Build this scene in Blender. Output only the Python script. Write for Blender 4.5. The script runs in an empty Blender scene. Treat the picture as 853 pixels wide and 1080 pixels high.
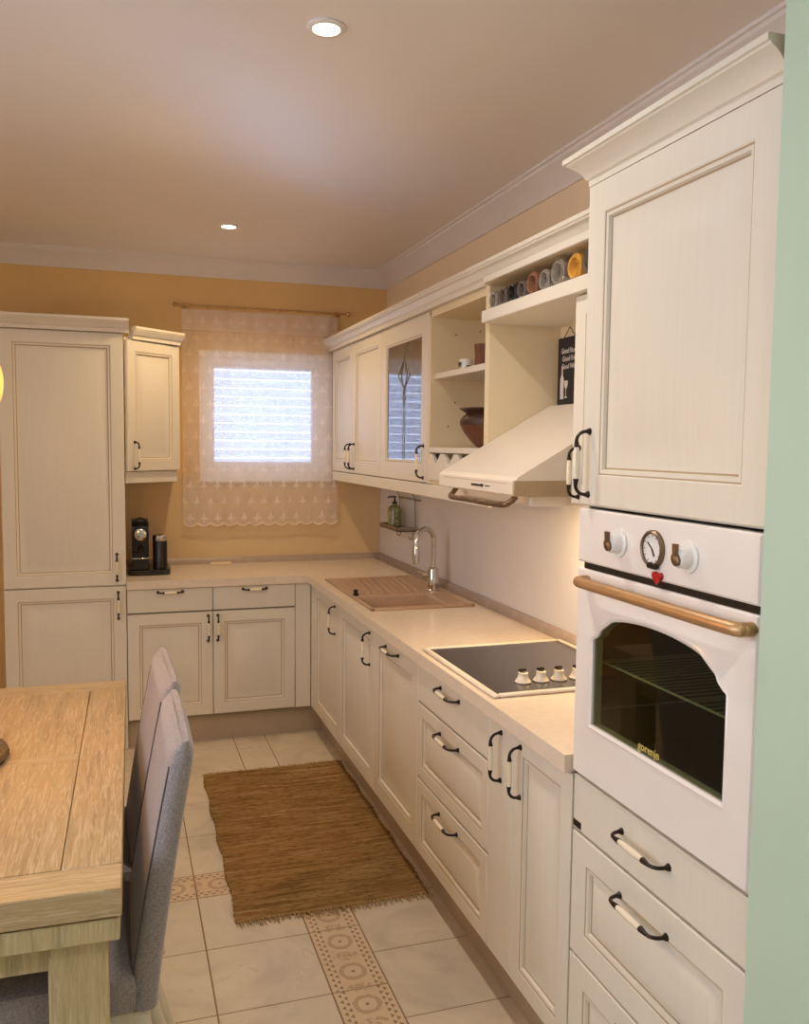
import bpy, bmesh, math, random
from mathutils import Vector, Matrix
random.seed(7)
V = Vector
SC = bpy.context.scene
COL = SC.collection
PI = math.pi

# ------------------------------------------------------------------ colour / materials
def s2l(c):
    return tuple((x/255/12.92 if x/255 <= .04045 else ((x/255+.055)/1.055)**2.4) for x in c)

def _new(name):
    m = bpy.data.materials.new(name); m.use_nodes = True
    nt = m.node_tree; nt.nodes.clear()
    o = nt.nodes.new('ShaderNodeOutputMaterial'); b = nt.nodes.new('ShaderNodeBsdfPrincipled')
    nt.links.new(b.outputs[0], o.inputs[0])
    return m, nt, b, o

def N(nt, typ, **kw):
    n = nt.nodes.new('ShaderNode'+typ)
    for k, v in kw.items(): setattr(n, k, v)
    return n

def math_(nt, op, a, b=None, c=None):
    n = N(nt, 'Math', operation=op)
    for i, x in enumerate((a, b, c)):
        if x is None: continue
        if isinstance(x, (int, float)): n.inputs[i].default_value = x
        else: nt.links.new(x, n.inputs[i])
    return n.outputs[0]

def mix_col(nt, fac, a, b):
    n = N(nt, 'Mix', data_type='RGBA')
    for idx, x in ((0, fac), (6, a), (7, b)):
        if isinstance(x, (int, float)): n.inputs[idx].default_value = x
        elif isinstance(x, tuple): n.inputs[idx].default_value = (*x[:3], 1)
        else: nt.links.new(x, n.inputs[idx])
    return n.outputs[2]

def noise(nt, scale=(1, 1, 1), s=5., detail=3., rough=.5, dist=0.):
    tc = N(nt, 'TexCoord'); mp = N(nt, 'Mapping'); mp.inputs['Scale'].default_value = scale
    nt.links.new(tc.outputs['Object'], mp.inputs[0])
    n = N(nt, 'TexNoise'); n.inputs['Scale'].default_value = s; n.inputs['Detail'].default_value = detail
    n.inputs['Roughness'].default_value = rough; n.inputs['Distortion'].default_value = dist
    nt.links.new(mp.outputs[0], n.inputs['Vector'])
    return n.outputs[0]

def ramp(nt, fac, *stops):
    r = N(nt, 'ValToRGB'); e = r.color_ramp.elements
    while len(e) < len(stops): e.new(.5)
    for el, (p, c) in zip(e, stops):
        el.position = p; el.color = (*c[:3], 1)
    nt.links.new(fac, r.inputs[0]); return r.outputs[0]

def bump(nt, b, h, strength=.2, dist=.01):
    n = N(nt, 'Bump'); n.inputs['Strength'].default_value = strength; n.inputs['Distance'].default_value = dist
    nt.links.new(h, n.inputs['Height']); nt.links.new(n.outputs[0], b.inputs['Normal'])

def mat(name, rgb, rough=.5, metal=0., var=.05, scale=(1, 1, 1), s=6., bmp=0., spec=.5, coat=0., detail=3., dist=0.):
    m, nt, b, o = _new(name)
    c = s2l(rgb)
    f = noise(nt, scale, s, detail, .55, dist)
    lo = tuple(x*(1-var*1.6) for x in c); hi = tuple(min(1, x*(1+var*1.6)) for x in c)
    nt.links.new(ramp(nt, f, (.25, lo), (.75, hi)), b.inputs['Base Color'])
    b.inputs['Roughness'].default_value = rough; b.inputs['Metallic'].default_value = metal
    b.inputs['Specular IOR Level'].default_value = spec; b.inputs['Coat Weight'].default_value = coat
    b.inputs['Coat Roughness'].default_value = .1
    if bmp: bump(nt, b, f, bmp, .004)
    return m

def emit(name, rgb, st):
    m, nt, b, o = _new(name)
    b.inputs['Base Color'].default_value = (*s2l(rgb), 1)
    b.inputs['Emission Color'].default_value = (*s2l(rgb), 1); b.inputs['Emission Strength'].default_value = st
    return m

M = {}
M['paint'] = mat('cream_paint', (224, 216, 200), .42, var=.012, scale=(30, 30, 1.2), s=3, bmp=.02)
M['glaze'] = mat('cream_patina', (176, 152, 118), .5, var=.06, s=12)
M['inside'] = mat('cream_laminate', (226, 208, 172), .5, var=.02)
M['gap'] = mat('shadow_gap_dark', (62, 46, 34), .7)
M['wall'] = mat('ochre_wall_paint', (226, 188, 128), .75, var=.03, s=2.5, bmp=.03)
M['peach'] = mat('peach_wall_paint', (240, 216, 184), .75, var=.02, s=2.5)
M['pale'] = mat('pale_wall_paint', (226, 222, 214), .8, var=.02, s=3)
def ceiling_mat():
    m, nt, b, o = _new('satin_ceiling_paint')
    b.inputs['Base Color'].default_value = (*s2l((236, 232, 230)), 1); b.inputs['Roughness'].default_value = .33
    b.inputs['IOR'].default_value = 3.3; b.inputs['Anisotropic'].default_value = .985      # rolled satin sheen
    t = N(nt, 'Tangent', direction_type='UV_MAP', uv_map='UVMap'); nt.links.new(t.outputs[0], b.inputs['Tangent'])
    return m
M['ceil'] = ceiling_mat()
M['moulding'] = mat('white_plaster', (226, 219, 214), .5, var=.02)
M['green'] = mat('sage_wall_paint', (186, 206, 184), .8, var=.02, s=3)
M['splash'] = mat('cream_splashback', (222, 219, 218), .42, var=.02, s=3)
M['splash_tan'] = mat('tan_splashback', (214, 186, 142), .5, var=.02, s=3)
M['top'] = mat('beige_worktop', (224, 208, 188), .2, var=.04, s=45, detail=5, spec=.5)
M['trimgrey'] = mat('grey_upstand', (168, 150, 134), .4, var=.05, s=20)
M['kick'] = mat('plinth_paint', (180, 162, 138), .5, var=.04)
M['metal'] = mat('dark_bronze', (52, 43, 36), .38, .7, var=.1, s=30)
M['ceramic'] = mat('cream_ceramic', (238, 226, 200), .15, var=.02, coat=.4)
M['bronze'] = mat('aged_brass', (198, 160, 116), .42, .7, var=.1, scale=(20, 2, 20), s=6)
M['brown_metal'] = mat('brown_bronze', (122, 100, 78), .4, .8, var=.08, s=20)
M['chrome'] = mat('chrome', (215, 212, 208), .1, 1., var=.01)
M['white_enamel'] = mat('white_enamel', (238, 230, 222), .2, var=.012, coat=.3)
M['hoodpaint'] = mat('ivory_enamel', (228, 216, 198), .35, var=.01)
M['black'] = mat('black_plastic', (22, 20, 20), .3, var=.05)
M['blackglass'] = mat('black_hob_glass', (34, 30, 29), .16, var=.03, s=2, coat=.5)
M['enamel_dark'] = mat('dark_oven_enamel', (96, 98, 78), .4, var=.1)
M['granite'] = mat('sand_granite', (172, 142, 116), .45, var=.12, s=160, detail=6)
M['clay'] = mat('fired_clay', (108, 64, 42), .45, var=.25, s=14, bmp=.1)
M['clay_dark'] = mat('burnt_clay', (70, 42, 32), .5, var=.2, s=14)
M['brownbox'] = mat('brown_carved_wood', (112, 72, 50), .6, var=.15, s=30)
M['porcelain'] = mat('white_porcelain', (236, 232, 226), .2, var=.01)
M['ink'] = mat('grey_ink', (70, 66, 66), .7)
M['slate'] = mat('black_chalkboard', (40, 37, 36), .7, var=.1, s=40)
M['chalk'] = mat('chalk_white', (220, 214, 206), .8)
M['string'] = mat('brown_string', (96, 70, 50), .9)
M['red'] = mat('red_gloss', (190, 24, 30), .25, var=.05, coat=.5)
M['gold'] = mat('gold_print', (214, 196, 120), .4, .3)
M['cork'] = mat('cork', (176, 128, 78), .8, var=.2, s=80)
M['amber'] = None
M['wood'] = None
M['slab'] = mat('pale_board', (226, 204, 170), .5, var=.04, scale=(1, 8, 1))
M['curtain_rod'] = mat('rod_brass', (196, 160, 110), .3, .6, var=.08, s=25)
M['white_pvc'] = mat('white_window_plastic', (242, 242, 248), .35, var=.01)
M['chairwood'] = mat('white_washed_wood', (206, 198, 176), .5, var=.05, scale=(12, 12, 1), s=4)
M['oak_leg'] = None
M['soap_green'] = mat('green_soap', (142, 142, 100), .2, var=.38, s=46, coat=.3)
M['soap_label'] = mat('soap_print', (92, 88, 64), .5, var=.2, s=30)
M['rackwire'] = mat('rack_wire', (214, 214, 204), .25, .2, var=.02)
M['lead'] = mat('grey_leading', (150, 144, 140), .4, .4)
M['wire'] = mat('grey_wire', (150, 138, 124), .3, .8, var=.05)
M['wicker'] = mat('brown_wicker', (100, 80, 48), .8, var=.25, s=60, bmp=.4)

def wood(name, rgb, along='Y'):
    m, nt, b, o = _new(name)
    sc = (16, .9, 16) if along == 'Y' else ((.9, 16, 16) if along == 'X' else (16, 16, .9))
    f = noise(nt, sc, 3.2, 6, .62, .8)
    f2 = noise(nt, tuple(x*5 for x in sc), 4, 3, .6)
    f3 = noise(nt, (1, 1, 1), 3, 2)
    c = s2l(rgb)
    col = ramp(nt, f, (.30, tuple(x*.66 for x in c)), (.5, c), (.72, tuple(min(1, x*1.18) for x in c)))
    col = mix_col(nt, math_(nt, 'MULTIPLY', math_(nt, 'GREATER_THAN', f2, .57), .35), col, tuple(x*.62 for x in c))
    col = mix_col(nt, math_(nt, 'MULTIPLY', f3, .25), col, tuple(min(1, x*1.15) for x in c))
    lime = noise(nt, tuple(x*3.5 for x in sc), 3, 4, .65, 1.)
    col = mix_col(nt, math_(nt, 'MULTIPLY', math_(nt, 'GREATER_THAN', lime, .55), .45), col, s2l((214, 194, 160)))
    nt.links.new(col, b.inputs['Base Color']); b.inputs['Roughness'].default_value = .42
    bump(nt, b, f, .25, .004)
    return m
M['wood'] = wood('bleached_oak', (176, 150, 110), 'Y')
M['wood_x'] = wood('bleached_oak_cross', (180, 154, 114), 'X')
M['oak_leg'] = wood('bleached_oak_upright', (186, 168, 124), 'Z')

def fabric(name, rgb):
    m, nt, b, o = _new(name)
    a = noise(nt, (1, 1, .3), 420, 2); d = noise(nt, (.3, .3, 1), 420, 2)
    f = math_(nt, 'ADD', math_(nt, 'MULTIPLY', a, .5), math_(nt, 'MULTIPLY', d, .5))
    c = s2l(rgb)
    nt.links.new(ramp(nt, f, (.36, tuple(x*.7 for x in c)), (.64, tuple(min(1, x*1.22) for x in c))), b.inputs['Base Color'])
    b.inputs['Roughness'].default_value = .95; b.inputs['Sheen Weight'].default_value = .35
    b.inputs['Specular IOR Level'].default_value = .1
    bump(nt, b, f, .35, .002)
    return m
M['fabric'] = fabric('grey_woven_fabric', (150, 141, 140))
M['seam'] = mat('fabric_seam', (92, 86, 86), .9)

def glass(name, rgb, gloss, rough=.03, alpha=1., blend_min=.0):
    """Thin pane: see-through with a mirror-like sheen that grows at grazing angles."""
    m, nt, b, o = _new(name)
    nt.nodes.remove(b)
    t = N(nt, 'BsdfTransparent'); t.inputs[0].default_value = (*s2l(rgb), 1)
    g = N(nt, 'BsdfGlossy'); g.inputs['Roughness'].default_value = rough
    lw = N(nt, 'LayerWeight'); lw.inputs[0].default_value = .5
    f = math_(nt, 'MAXIMUM', math_(nt, 'MULTIPLY_ADD', math_(nt, 'POWER', lw.outputs['Facing'], 4.), gloss, blend_min), 0.)
    mx = N(nt, 'MixShader'); nt.links.new(f, mx.inputs[0])
    nt.links.new(t.outputs[0], mx.inputs[1]); nt.links.new(g.outputs[0], mx.inputs[2])
    nt.links.new(mx.outputs[0], o.inputs[0])
    return m
M['pane'] = glass('window_pane', (245, 248, 250), .8, blend_min=.04)
M['cabglass'] = glass('cabinet_pane', (150, 146, 144), .7, .02, blend_min=.30)
M['ovenglass'] = glass('oven_pane', (214, 218, 200), .7, .02, blend_min=.05)
M['clear'] = mat('clear_bottle_glass', (164, 156, 146), .12, .55, var=.25, s=40, coat=.6)
M['smoke'] = mat('smoky_bottle_glass', (120, 110, 102), .12, .5, var=.3, s=40, coat=.6)
M['darkglass'] = mat('dark_bottle_glass', (34, 30, 28), .08, var=.1, coat=.8)
M['browngl'] = mat('brown_bottle_glass', (126, 84, 62), .12, var=.2, s=20, coat=.8)
M['amber'] = mat('amber_glass', (206, 150, 62), .15, var=.2, s=18, coat=.8)

def slat_mat():
    m, nt, b, o = _new('shutter_slat_plastic')
    nt.nodes.remove(b)
    d = N(nt, 'BsdfDiffuse'); d.inputs[0].default_value = (*s2l((236, 240, 248)), 1)
    t = N(nt, 'BsdfTranslucent'); t.inputs[0].default_value = (*s2l((226, 234, 250)), 1)
    mx = N(nt, 'MixShader'); mx.inputs[0].default_value = .6
    nt.links.new(d.outputs[0], mx.inputs[1]); nt.links.new(t.outputs[0], mx.inputs[2]); nt.links.new(mx.outputs[0], o.inputs[0])
    return m
M['slat'] = slat_mat()

def curtain_mat():
    """Sheer net: woven holes let most light through, embroidery is denser thread."""
    m, nt, b, o = _new('lace_net')
    nt.nodes.remove(b)
    tc = N(nt, 'TexCoord'); sep = N(nt, 'SeparateXYZ'); nt.links.new(tc.outputs['UV'], sep.inputs[0])
    u, v = sep.outputs[0], sep.outputs[1]          # metres across / metres up from the hem
    # sprigs on a staggered grid 0.075 x 0.09 m
    row = math_(nt, 'FLOOR', math_(nt, 'DIVIDE', v, .095))
    off = math_(nt, 'MULTIPLY', math_(nt, 'MODULO', row, 2.), .5)
    cu = math_(nt, 'SUBTRACT', math_(nt, 'FRACT', math_(nt, 'ADD', math_(nt, 'DIVIDE', u, .078), off)), .5)
    cv = math_(nt, 'SUBTRACT', math_(nt, 'FRACT', math_(nt, 'DIVIDE', v, .095)), .5)
    au = math_(nt, 'ABSOLUTE', cu); av = math_(nt, 'ABSOLUTE', cv)
    d1 = math_(nt, 'ADD', math_(nt, 'MULTIPLY', au, 2.2), math_(nt, 'MULTIPLY', av, .9))
    d2 = math_(nt, 'ADD', math_(nt, 'MULTIPLY', au, .9), math_(nt, 'MULTIPLY', math_(nt, 'ABSOLUTE', math_(nt, 'ADD', cv, .08)), 2.4))
    dd = math_(nt, 'MINIMUM', d1, d2)
    nz = noise(nt, (1, 1, 1), 160, 2)
    sp = math_(nt, 'LESS_THAN', math_(nt, 'ADD', dd, math_(nt, 'MULTIPLY', nz, .25)), .42)
    low = math_(nt, 'LESS_THAN', v, .27)
    spr = math_(nt, 'MULTIPLY', sp, math_(nt, 'ADD', math_(nt, 'MULTIPLY', low, .34), .10))
    big = math_(nt, 'MULTIPLY', noise(nt, (1, 1, 1), 14, 3), .12)
    top = math_(nt, 'MULTIPLY', math_(nt, 'GREATER_THAN', v, 1.13), .2)
    a = math_(nt, 'ADD', math_(nt, 'ADD', math_(nt, 'ADD', spr, big), top), .38)
    d = N(nt, 'BsdfDiffuse'); d.inputs[0].default_value = (*s2l((246, 238, 234)), 1)
    t = N(nt, 'BsdfTranslucent'); t.inputs[0].default_value = (*s2l((246, 238, 236)), 1)
    mx = N(nt, 'MixShader'); mx.inputs[0].default_value = .42
    nt.links.new(d.outputs[0], mx.inputs[1]); nt.links.new(t.outputs[0], mx.inputs[2])
    tr = N(nt, 'BsdfTransparent')
    fin = N(nt, 'MixShader'); nt.links.new(a, fin.inputs[0]); nt.links.new(tr.outputs[0], fin.inputs[1]); nt.links.new(mx.outputs[0], fin.inputs[2])
    nt.links.new(fin.outputs[0], o.inputs[0])
    return m
M['lace'] = curtain_mat()
M['hem'] = mat('lace_hem', (232, 212, 190), .8, var=.05)

def tile_mat():
    m, nt, b, o = _new('marbled_beige_tile')
    a = noise(nt, (1, 1, 1), 3.2, 6, .6, 1.4); d = noise(nt, (1, 1, 1), 1.1, 3); e = noise(nt, (1, 1, 1), 9, 5, .65, 2.)
    c = s2l((218, 204, 182))
    col = ramp(nt, a, (.28, tuple(x*.78 for x in c)), (.5, c), (.75, tuple(min(1, x*1.14) for x in c)))
    col = mix_col(nt, math_(nt, 'MULTIPLY', math_(nt, 'GREATER_THAN', math_(nt, 'MULTIPLY', e, a), .36), .3), col, tuple(x*.7 for x in c))
    col = mix_col(nt, math_(nt, 'MULTIPLY', d, .3), col, s2l((200, 178, 148)))
    nt.links.new(col, b.inputs['Base Color']); b.inputs['Roughness'].default_value = .38
    return m
M['tile'] = tile_mat()
M['grout'] = mat('grout', (150, 122, 90), .9, var=.06, s=20)

def deco_mat():
    m, nt, b, o = _new('ornament_border_tile')
    tc = N(nt, 'TexCoord'); sep = N(nt, 'SeparateXYZ'); nt.links.new(tc.outputs['UV'], sep.inputs[0])
    u, v = sep.outputs[0], sep.outputs[1]     # u across the strip 0..1 (0.17 m), v along the strip in units of 0.17 m
    fv = math_(nt, 'SUBTRACT', math_(nt, 'FRACT', v), .5); cu = math_(nt, 'SUBTRACT', u, .5)
    r = math_(nt, 'SQRT', math_(nt, 'ADD', math_(nt, 'MULTIPLY', cu, cu), math_(nt, 'MULTIPLY', fv, fv)))
    nz = noise(nt, (1, 1, 1), 55, 3, .6)
    r2 = math_(nt, 'ADD', r, math_(nt, 'MULTIPLY', math_(nt, 'SUBTRACT', nz, .5), .10))
    ring = math_(nt, 'LESS_THAN', math_(nt, 'ABSOLUTE', math_(nt, 'SUBTRACT', r2, .215)), .045)
    dot = math_(nt, 'LESS_THAN', r, .035)
    # scroll leaves between the medallions
    fw = math_(nt, 'SUBTRACT', math_(nt, 'FRACT', math_(nt, 'ADD', v, .5)), .5)
    rs = math_(nt, 'SQRT', math_(nt, 'ADD', math_(nt, 'MULTIPLY', cu, math_(nt, 'MULTIPLY', cu, .8)), math_(nt, 'MULTIPLY', math_(nt, 'MULTIPLY', fw, fw), 3.)))
    leaf = math_(nt, 'MULTIPLY', math_(nt, 'LESS_THAN', rs, .23), math_(nt, 'GREATER_THAN', nz, .49))
    # triangle rows near both borders
    au = math_(nt, 'ABSOLUTE', cu)
    def tri(c0, ph):
        fx = math_(nt, 'ABSOLUTE', math_(nt, 'SUBTRACT', math_(nt, 'FRACT', math_(nt, 'ADD', math_(nt, 'MULTIPLY', v, 6.), ph)), .5))
        h = math_(nt, 'DIVIDE', math_(nt, 'SUBTRACT', au, c0), .07)
        ins = math_(nt, 'MULTIPLY', math_(nt, 'GREATER_THAN', h, 0.), math_(nt, 'LESS_THAN', math_(nt, 'ADD', h, math_(nt, 'MULTIPLY', fx, 3.)), 1.))
        return ins
    t = math_(nt, 'MAXIMUM', tri(.30, 0.), tri(.39, .5))
    soft = math_(nt, 'MAXIMUM', ring, leaf)
    base = mix_col(nt, noise(nt, (1, 1, 1), 6, 4), s2l((226, 202, 170)), s2l((206, 178, 144)))
    col = mix_col(nt, math_(nt, 'MULTIPLY', soft, .6), base, s2l((168, 130, 96)))
    col = mix_col(nt, math_(nt, 'MULTIPLY', math_(nt, 'MAXIMUM', t, dot), .8), col, s2l((118, 84, 60)))
    nt.links.new(col, b.inputs['Base Color']); b.inputs['Roughness'].default_value = .4
    return m
M['deco'] = deco_mat()

def rug_mat():
    m, nt, b, o = _new('rag_weave')
    a = noise(nt, (2.2, 55, 1), 1.6, 4, .7, .3); d = noise(nt, (14, 90, 1), 2, 3, .6); e = noise(nt, (1, 5, 1), 1.4, 2)
    col = ramp(nt, a, (.26, s2l((92, 70, 40))), (.46, s2l((146, 114, 72))), (.6, s2l((172, 138, 92))), (.78, s2l((204, 178, 132))))
    col = mix_col(nt, math_(nt, 'MULTIPLY', math_(nt, 'GREATER_THAN', d, .56), .4), col, s2l((70, 46, 24)))
    col = mix_col(nt, math_(nt, 'MULTIPLY', e, .35), col, s2l((128, 92, 44)))
    nt.links.new(col, b.inputs['Base Color']); b.inputs['Roughness'].default_value = .95
    b.inputs['Specular IOR Level'].default_value = .05
    bump(nt, b, d, .5, .006)
    return m
M['rug'] = rug_mat()
M['fringe'] = mat('rug_fringe', (176, 142, 94), .95, var=.15, s=40)

M['bulb'] = emit('downlight_glow', (255, 236, 206), 9.)
M['lampglass'] = emit('pendant_glow', (255, 178, 84), 1.35)

# ------------------------------------------------------------------ mesh builder
class MB:
    def __init__(s): s.v = []; s.f = []; s.m = []; s.uv = {}; s.T = None; s.cur = 0
    def add(s, vs, fs, mi=None):
        mi = s.cur if mi is None else mi
        k = len(s.v)
        for p in vs:
            p = V(p); s.v.append(s.T @ p if s.T else p)
        for f in fs:
            s.f.append([i+k for i in f]); s.m.append(mi)
        return k
    def box(s, a, b, bev=.0015, mi=None):
        x0, x1 = sorted((a[0], b[0])); y0, y1 = sorted((a[1], b[1])); z0, z1 = sorted((a[2], b[2]))
        c = ((x0+x1)/2, (y0+y1)/2, (z0+z1)/2); h = ((x1-x0)/2, (y1-y0)/2, (z1-z0)/2)
        e = min(bev, min(h)*.8); vs = []; idx = {}
        for sx in (-1, 1):
            for sy in (-1, 1):
                for sz in (-1, 1):
                    for ax in range(3):
                        p = [sx*h[0], sy*h[1], sz*h[2]]
                        for q in range(3):
                            if q != ax: p[q] -= (sx, sy, sz)[q]*e
                        idx[(sx, sy, sz, ax)] = len(vs); vs.append([c[i]+p[i] for i in range(3)])
        fs = []
        for ax in range(3):
            o1, o2 = [q for q in range(3) if q != ax]
            for sg in (-1, 1):
                r = []
                for t1, t2 in ((-1, -1), (1, -1), (1, 1), (-1, 1)):
                    k = [0, 0, 0]; k[ax] = sg; k[o1] = t1; k[o2] = t2; r.append(idx[(*k, ax)])
                fs.append(r)
            for t1 in (-1, 1):           # edges along ax
                for t2 in (-1, 1):
                    k0 = [0, 0, 0]; k0[ax] = -1; k0[o1] = t1; k0[o2] = t2
                    k1 = list(k0); k1[ax] = 1
                    fs.append([idx[(*k0, o1)], idx[(*k1, o1)], idx[(*k1, o2)], idx[(*k0, o2)]])
        for sx in (-1, 1):
            for sy in (-1, 1):
                for sz in (-1, 1): fs.append([idx[(sx, sy, sz, q)] for q in range(3)])
        s.add(vs, fs, mi)
    def rings(s, O, u, v, n, W, H, prof, mats=None, back=True, hole=False):
        """nested rectangular rings: prof = [(inset, height)], closed at the back and filled at the front"""
        O, u, v, n = V(O), V(u), V(v), V(n); vs = []; fs = []; ms = []
        for (i, h) in prof:
            for (a, b) in ((i, i), (W-i, i), (W-i, H-i), (i, H-i)): vs.append(O+u*a+v*b+n*h)
        k = len(s.v); s.add(vs, [])
        L = len(prof)
        for r in range(L-1):
            for q in range(4):
                s.f.append([k+r*4+q, k+r*4+(q+1) % 4, k+(r+1)*4+(q+1) % 4, k+(r+1)*4+q]); s.m.append(mats[r] if mats else s.cur)
        if hole:
            for q in range(4):
                s.f.append([k+(L-1)*4+q, k+(L-1)*4+(q+1) % 4, k+(q+1) % 4, k+q]); s.m.append(s.cur)
        else:
            s.f.append([k+q for q in range(4)]); s.m.append(s.cur)
            s.f.append([k+(L-1)*4+q for q in range(4)]); s.m.append(s.cur)
    def tube(s, pts, r, seg=8, mi=None, caps=True, mis=None):
        pts = [V(p) for p in pts]; n = len(pts)
        rs = r if isinstance(r, (list, tuple)) else [r]*n
        t0 = (pts[1]-pts[0]).normalized(); a = t0.orthogonal().normalized()
        vs = []
        for i in range(n):
            t = (pts[min(i+1, n-1)]-pts[max(i-1, 0)]).normalized()
            a = (a-t*a.dot(t)).normalized(); b = t.cross(a)
            for q in range(seg):
                w = 2*PI*q/seg; vs.append(pts[i]+(a*math.cos(w)+b*math.sin(w))*rs[i])
        k = s.add(vs, [])
        for i in range(n-1):
            for q in range(seg):
                s.f.append([k+i*seg+q, k+i*seg+(q+1) % seg, k+(i+1)*seg+(q+1) % seg, k+(i+1)*seg+q])
                s.m.append(mis[i] if mis else (s.cur if mi is None else mi))
        if caps:
            for i in (0, n-1):
                s.f.append([k+i*seg+q for q in range(seg)]); s.m.append((mis[0 if i == 0 else -1]) if mis else (s.cur if mi is None else mi))
    def lathe(s, prof, O=(0, 0, 0), axis=(0, 0, 1), seg=20, mi=None, mis=None, scale=(1, 1)):
        ax = V(axis).normalized(); a = ax.orthogonal().normalized(); b = ax.cross(a); O = V(O); vs = []
        for (r, z) in prof:
            for q in range(seg):
                w = 2*PI*q/seg; vs.append(O+ax*z+(a*math.cos(w)*scale[0]+b*math.sin(w)*scale[1])*max(r, 1e-4))
        k = s.add(vs, [])
        for i in range(len(prof)-1):
            for q in range(seg):
                s.f.append([k+i*seg+q, k+i*seg+(q+1) % seg, k+(i+1)*seg+(q+1) % seg, k+(i+1)*seg+q])
                s.m.append(mis[i] if mis else (s.cur if mi is None else mi))
        for i, j in ((0, 0), (len(prof)-1, -1)):
            s.f.append([k+i*seg+q for q in range(seg)]); s.m.append(mis[j] if mis else (s.cur if mi is None else mi))
    def prism(s, poly, O, u, v, n, d, mi=None):
        O, u, v, n = V(O), V(u), V(v), V(n); L = len(poly)
        vs = [O+u*a+v*b for a, b in poly]+[O+u*a+v*b+n*d for a, b in poly]
        fs = [list(range(L)), list(range(L, 2*L))]+[[i, (i+1) % L, L+(i+1) % L, L+i] for i in range(L)]
        s.add(vs, fs, mi)
    def sweep(s, prof, path, side=1, mi=None):
        """closed profile (out, z) swept along an XY path, mitred; out is to the side of travel"""
        P = [V((p[0], p[1], 0)) for p in path]; n = len(P); L = len(prof); vs = []
        for i in range(n):
            def nrm(a, b):
                t = (b-a).normalized(); return V((t.y, -t.x, 0))*side
            if i == 0: m = nrm(P[0], P[1])
            elif i == n-1: m = nrm(P[-2], P[-1])
            else:
                n1, n2 = nrm(P[i-1], P[i]), nrm(P[i], P[i+1]); m = (n1+n2); m = m/(1+n1.dot(n2))
            for (o, z) in prof: vs.append(P[i]+m*o+V((0, 0, z)))
        fs = []
        for i in range(n-1):
            for q in range(L): fs.append([i*L+q, i*L+(q+1) % L, (i+1)*L+(q+1) % L, (i+1)*L+q])
        fs += [list(range(L)), [(n-1)*L+q for q in range(L)]]
        s.add(vs, fs, mi)
    def build(s, name, mats, parent=None, smooth=40, recalc=True):
        me = bpy.data.meshes.new(name)
        off = V((0, 0, 0)); p = parent
        while p is not None: off += p.location; p = p.parent
        me.from_pydata([v-off for v in s.v], [], s.f)
        for m in (mats if isinstance(mats, (list, tuple)) else [mats]): me.materials.append(M[m] if isinstance(m, str) else m)
        me.polygons.foreach_set('material_index', s.m)
        if recalc:
            bm = bmesh.new(); bm.from_mesh(me); bmesh.ops.recalc_face_normals(bm, faces=bm.faces); bm.to_mesh(me); bm.free()
        if smooth:
            me.polygons.foreach_set('use_smooth', [True]*len(me.polygons)); me.set_sharp_from_angle(angle=math.radians(smooth))
        me.update()
        o = bpy.data.objects.new(name, me); COL.objects.link(o)
        if parent is not None: o.parent = parent
        return o

def thing(name, label, cat, loc=(0, 0, 0), group=None):
    o = bpy.data.objects.new(name, None); COL.objects.link(o); o.location = loc; o.empty_display_size = .05
    return tag(o, label, cat, group)
def tag(o, label, cat, group=None):
    o['label'] = label; o['category'] = cat
    if group: o['group'] = group
    return o
def struct(o): o['kind'] = 'structure'; return o
def lab(o, t): o['label'] = t; return o
def one(mb, name, mats, label, cat, group=None, **k):
    return tag(mb.build(name, mats, **k), label, cat, group)
def text(parent, body, size, m, loc, shear=0., sx=1., off=.0003, align='LEFT'):
    cu = bpy.data.curves.new('lettering', 'FONT'); cu.body = body; cu.size = size; cu.extrude = .0004; cu.shear = shear; cu.offset = off; cu.align_x = align
    tmp = bpy.data.objects.new('lettering_curve', cu); COL.objects.link(tmp)
    me = bpy.data.meshes.new_from_object(tmp.evaluated_get(bpy.context.evaluated_depsgraph_get())); bpy.data.objects.remove(tmp); me.name = 'lettering'
    me.materials.clear(); me.materials.append(M[m])
    o = bpy.data.objects.new('lettering', me); COL.objects.link(o); o.parent = parent
    p = parent; off_ = V((0, 0, 0))
    while p is not None: off_ += p.location; p = p.parent
    o.rotation_euler = (PI/2, 0, -PI/2); o.scale = (sx, 1, 1); o.location = V(loc)-off_
    return o
def copy_tree(o, parent=None):
    c = o.copy(); COL.objects.link(c); c.parent = parent
    for ch in list(o.children): copy_tree(ch, c)
    return c

def bez(pts, n=6):
    """Catmull-Rom through the points"""
    P = [V(p) for p in pts]; P = [P[0]*2-P[1]]+P+[P[-1]*2-P[-2]]; out = []
    for i in range(1, len(P)-2):
        for k in range(n):
            t = k/n; a, b, c, d = P[i-1:i+3]
            out.append(.5*((2*b)+(c-a)*t+(2*a-5*b+4*c-d)*t*t+(3*b-a-3*c+d)*t**3))
    return out+[P[-2]]

# ------------------------------------------------------------------ joinery helpers
def panel_profile(th, fw, small=False):
    r = .022 if small else (.062 if fw > .07 else .044)
    prof = [(0, 0), (0, th-.003), (.003, th), (fw-.006, th), (fw-.003, th-.0015), (fw, th-.003), (fw+.007, th-.0035), (fw+.0095, th-.011), (fw+.013, th-.0115), (fw+.013+r, th-.0025), (fw+.015+r, th-.002)]
    mats = [0, 0, 0, 0, 1, 0, 0, 1, 0, 0]
    return prof, mats
def panel_door(name, parent, O, u, v, n, W, H, th=.02, fw=.062, gap=.0015, small=False, flat=False):
    mb = MB(); O = V(O)+V(u)*gap+V(v)*gap; W -= 2*gap; H -= 2*gap
    if flat:
        mb.rings(O, u, v, n, W, H, [(0, 0), (0, th-.003), (.002, th-.001), (.004, th)], [0, 0, 0])
    else:
        p, ms = panel_profile(th, fw, small); mb.rings(O, u, v, n, W, H, p, ms)
    return mb.build(name, ['paint', 'glaze'], parent, smooth=25)
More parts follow.
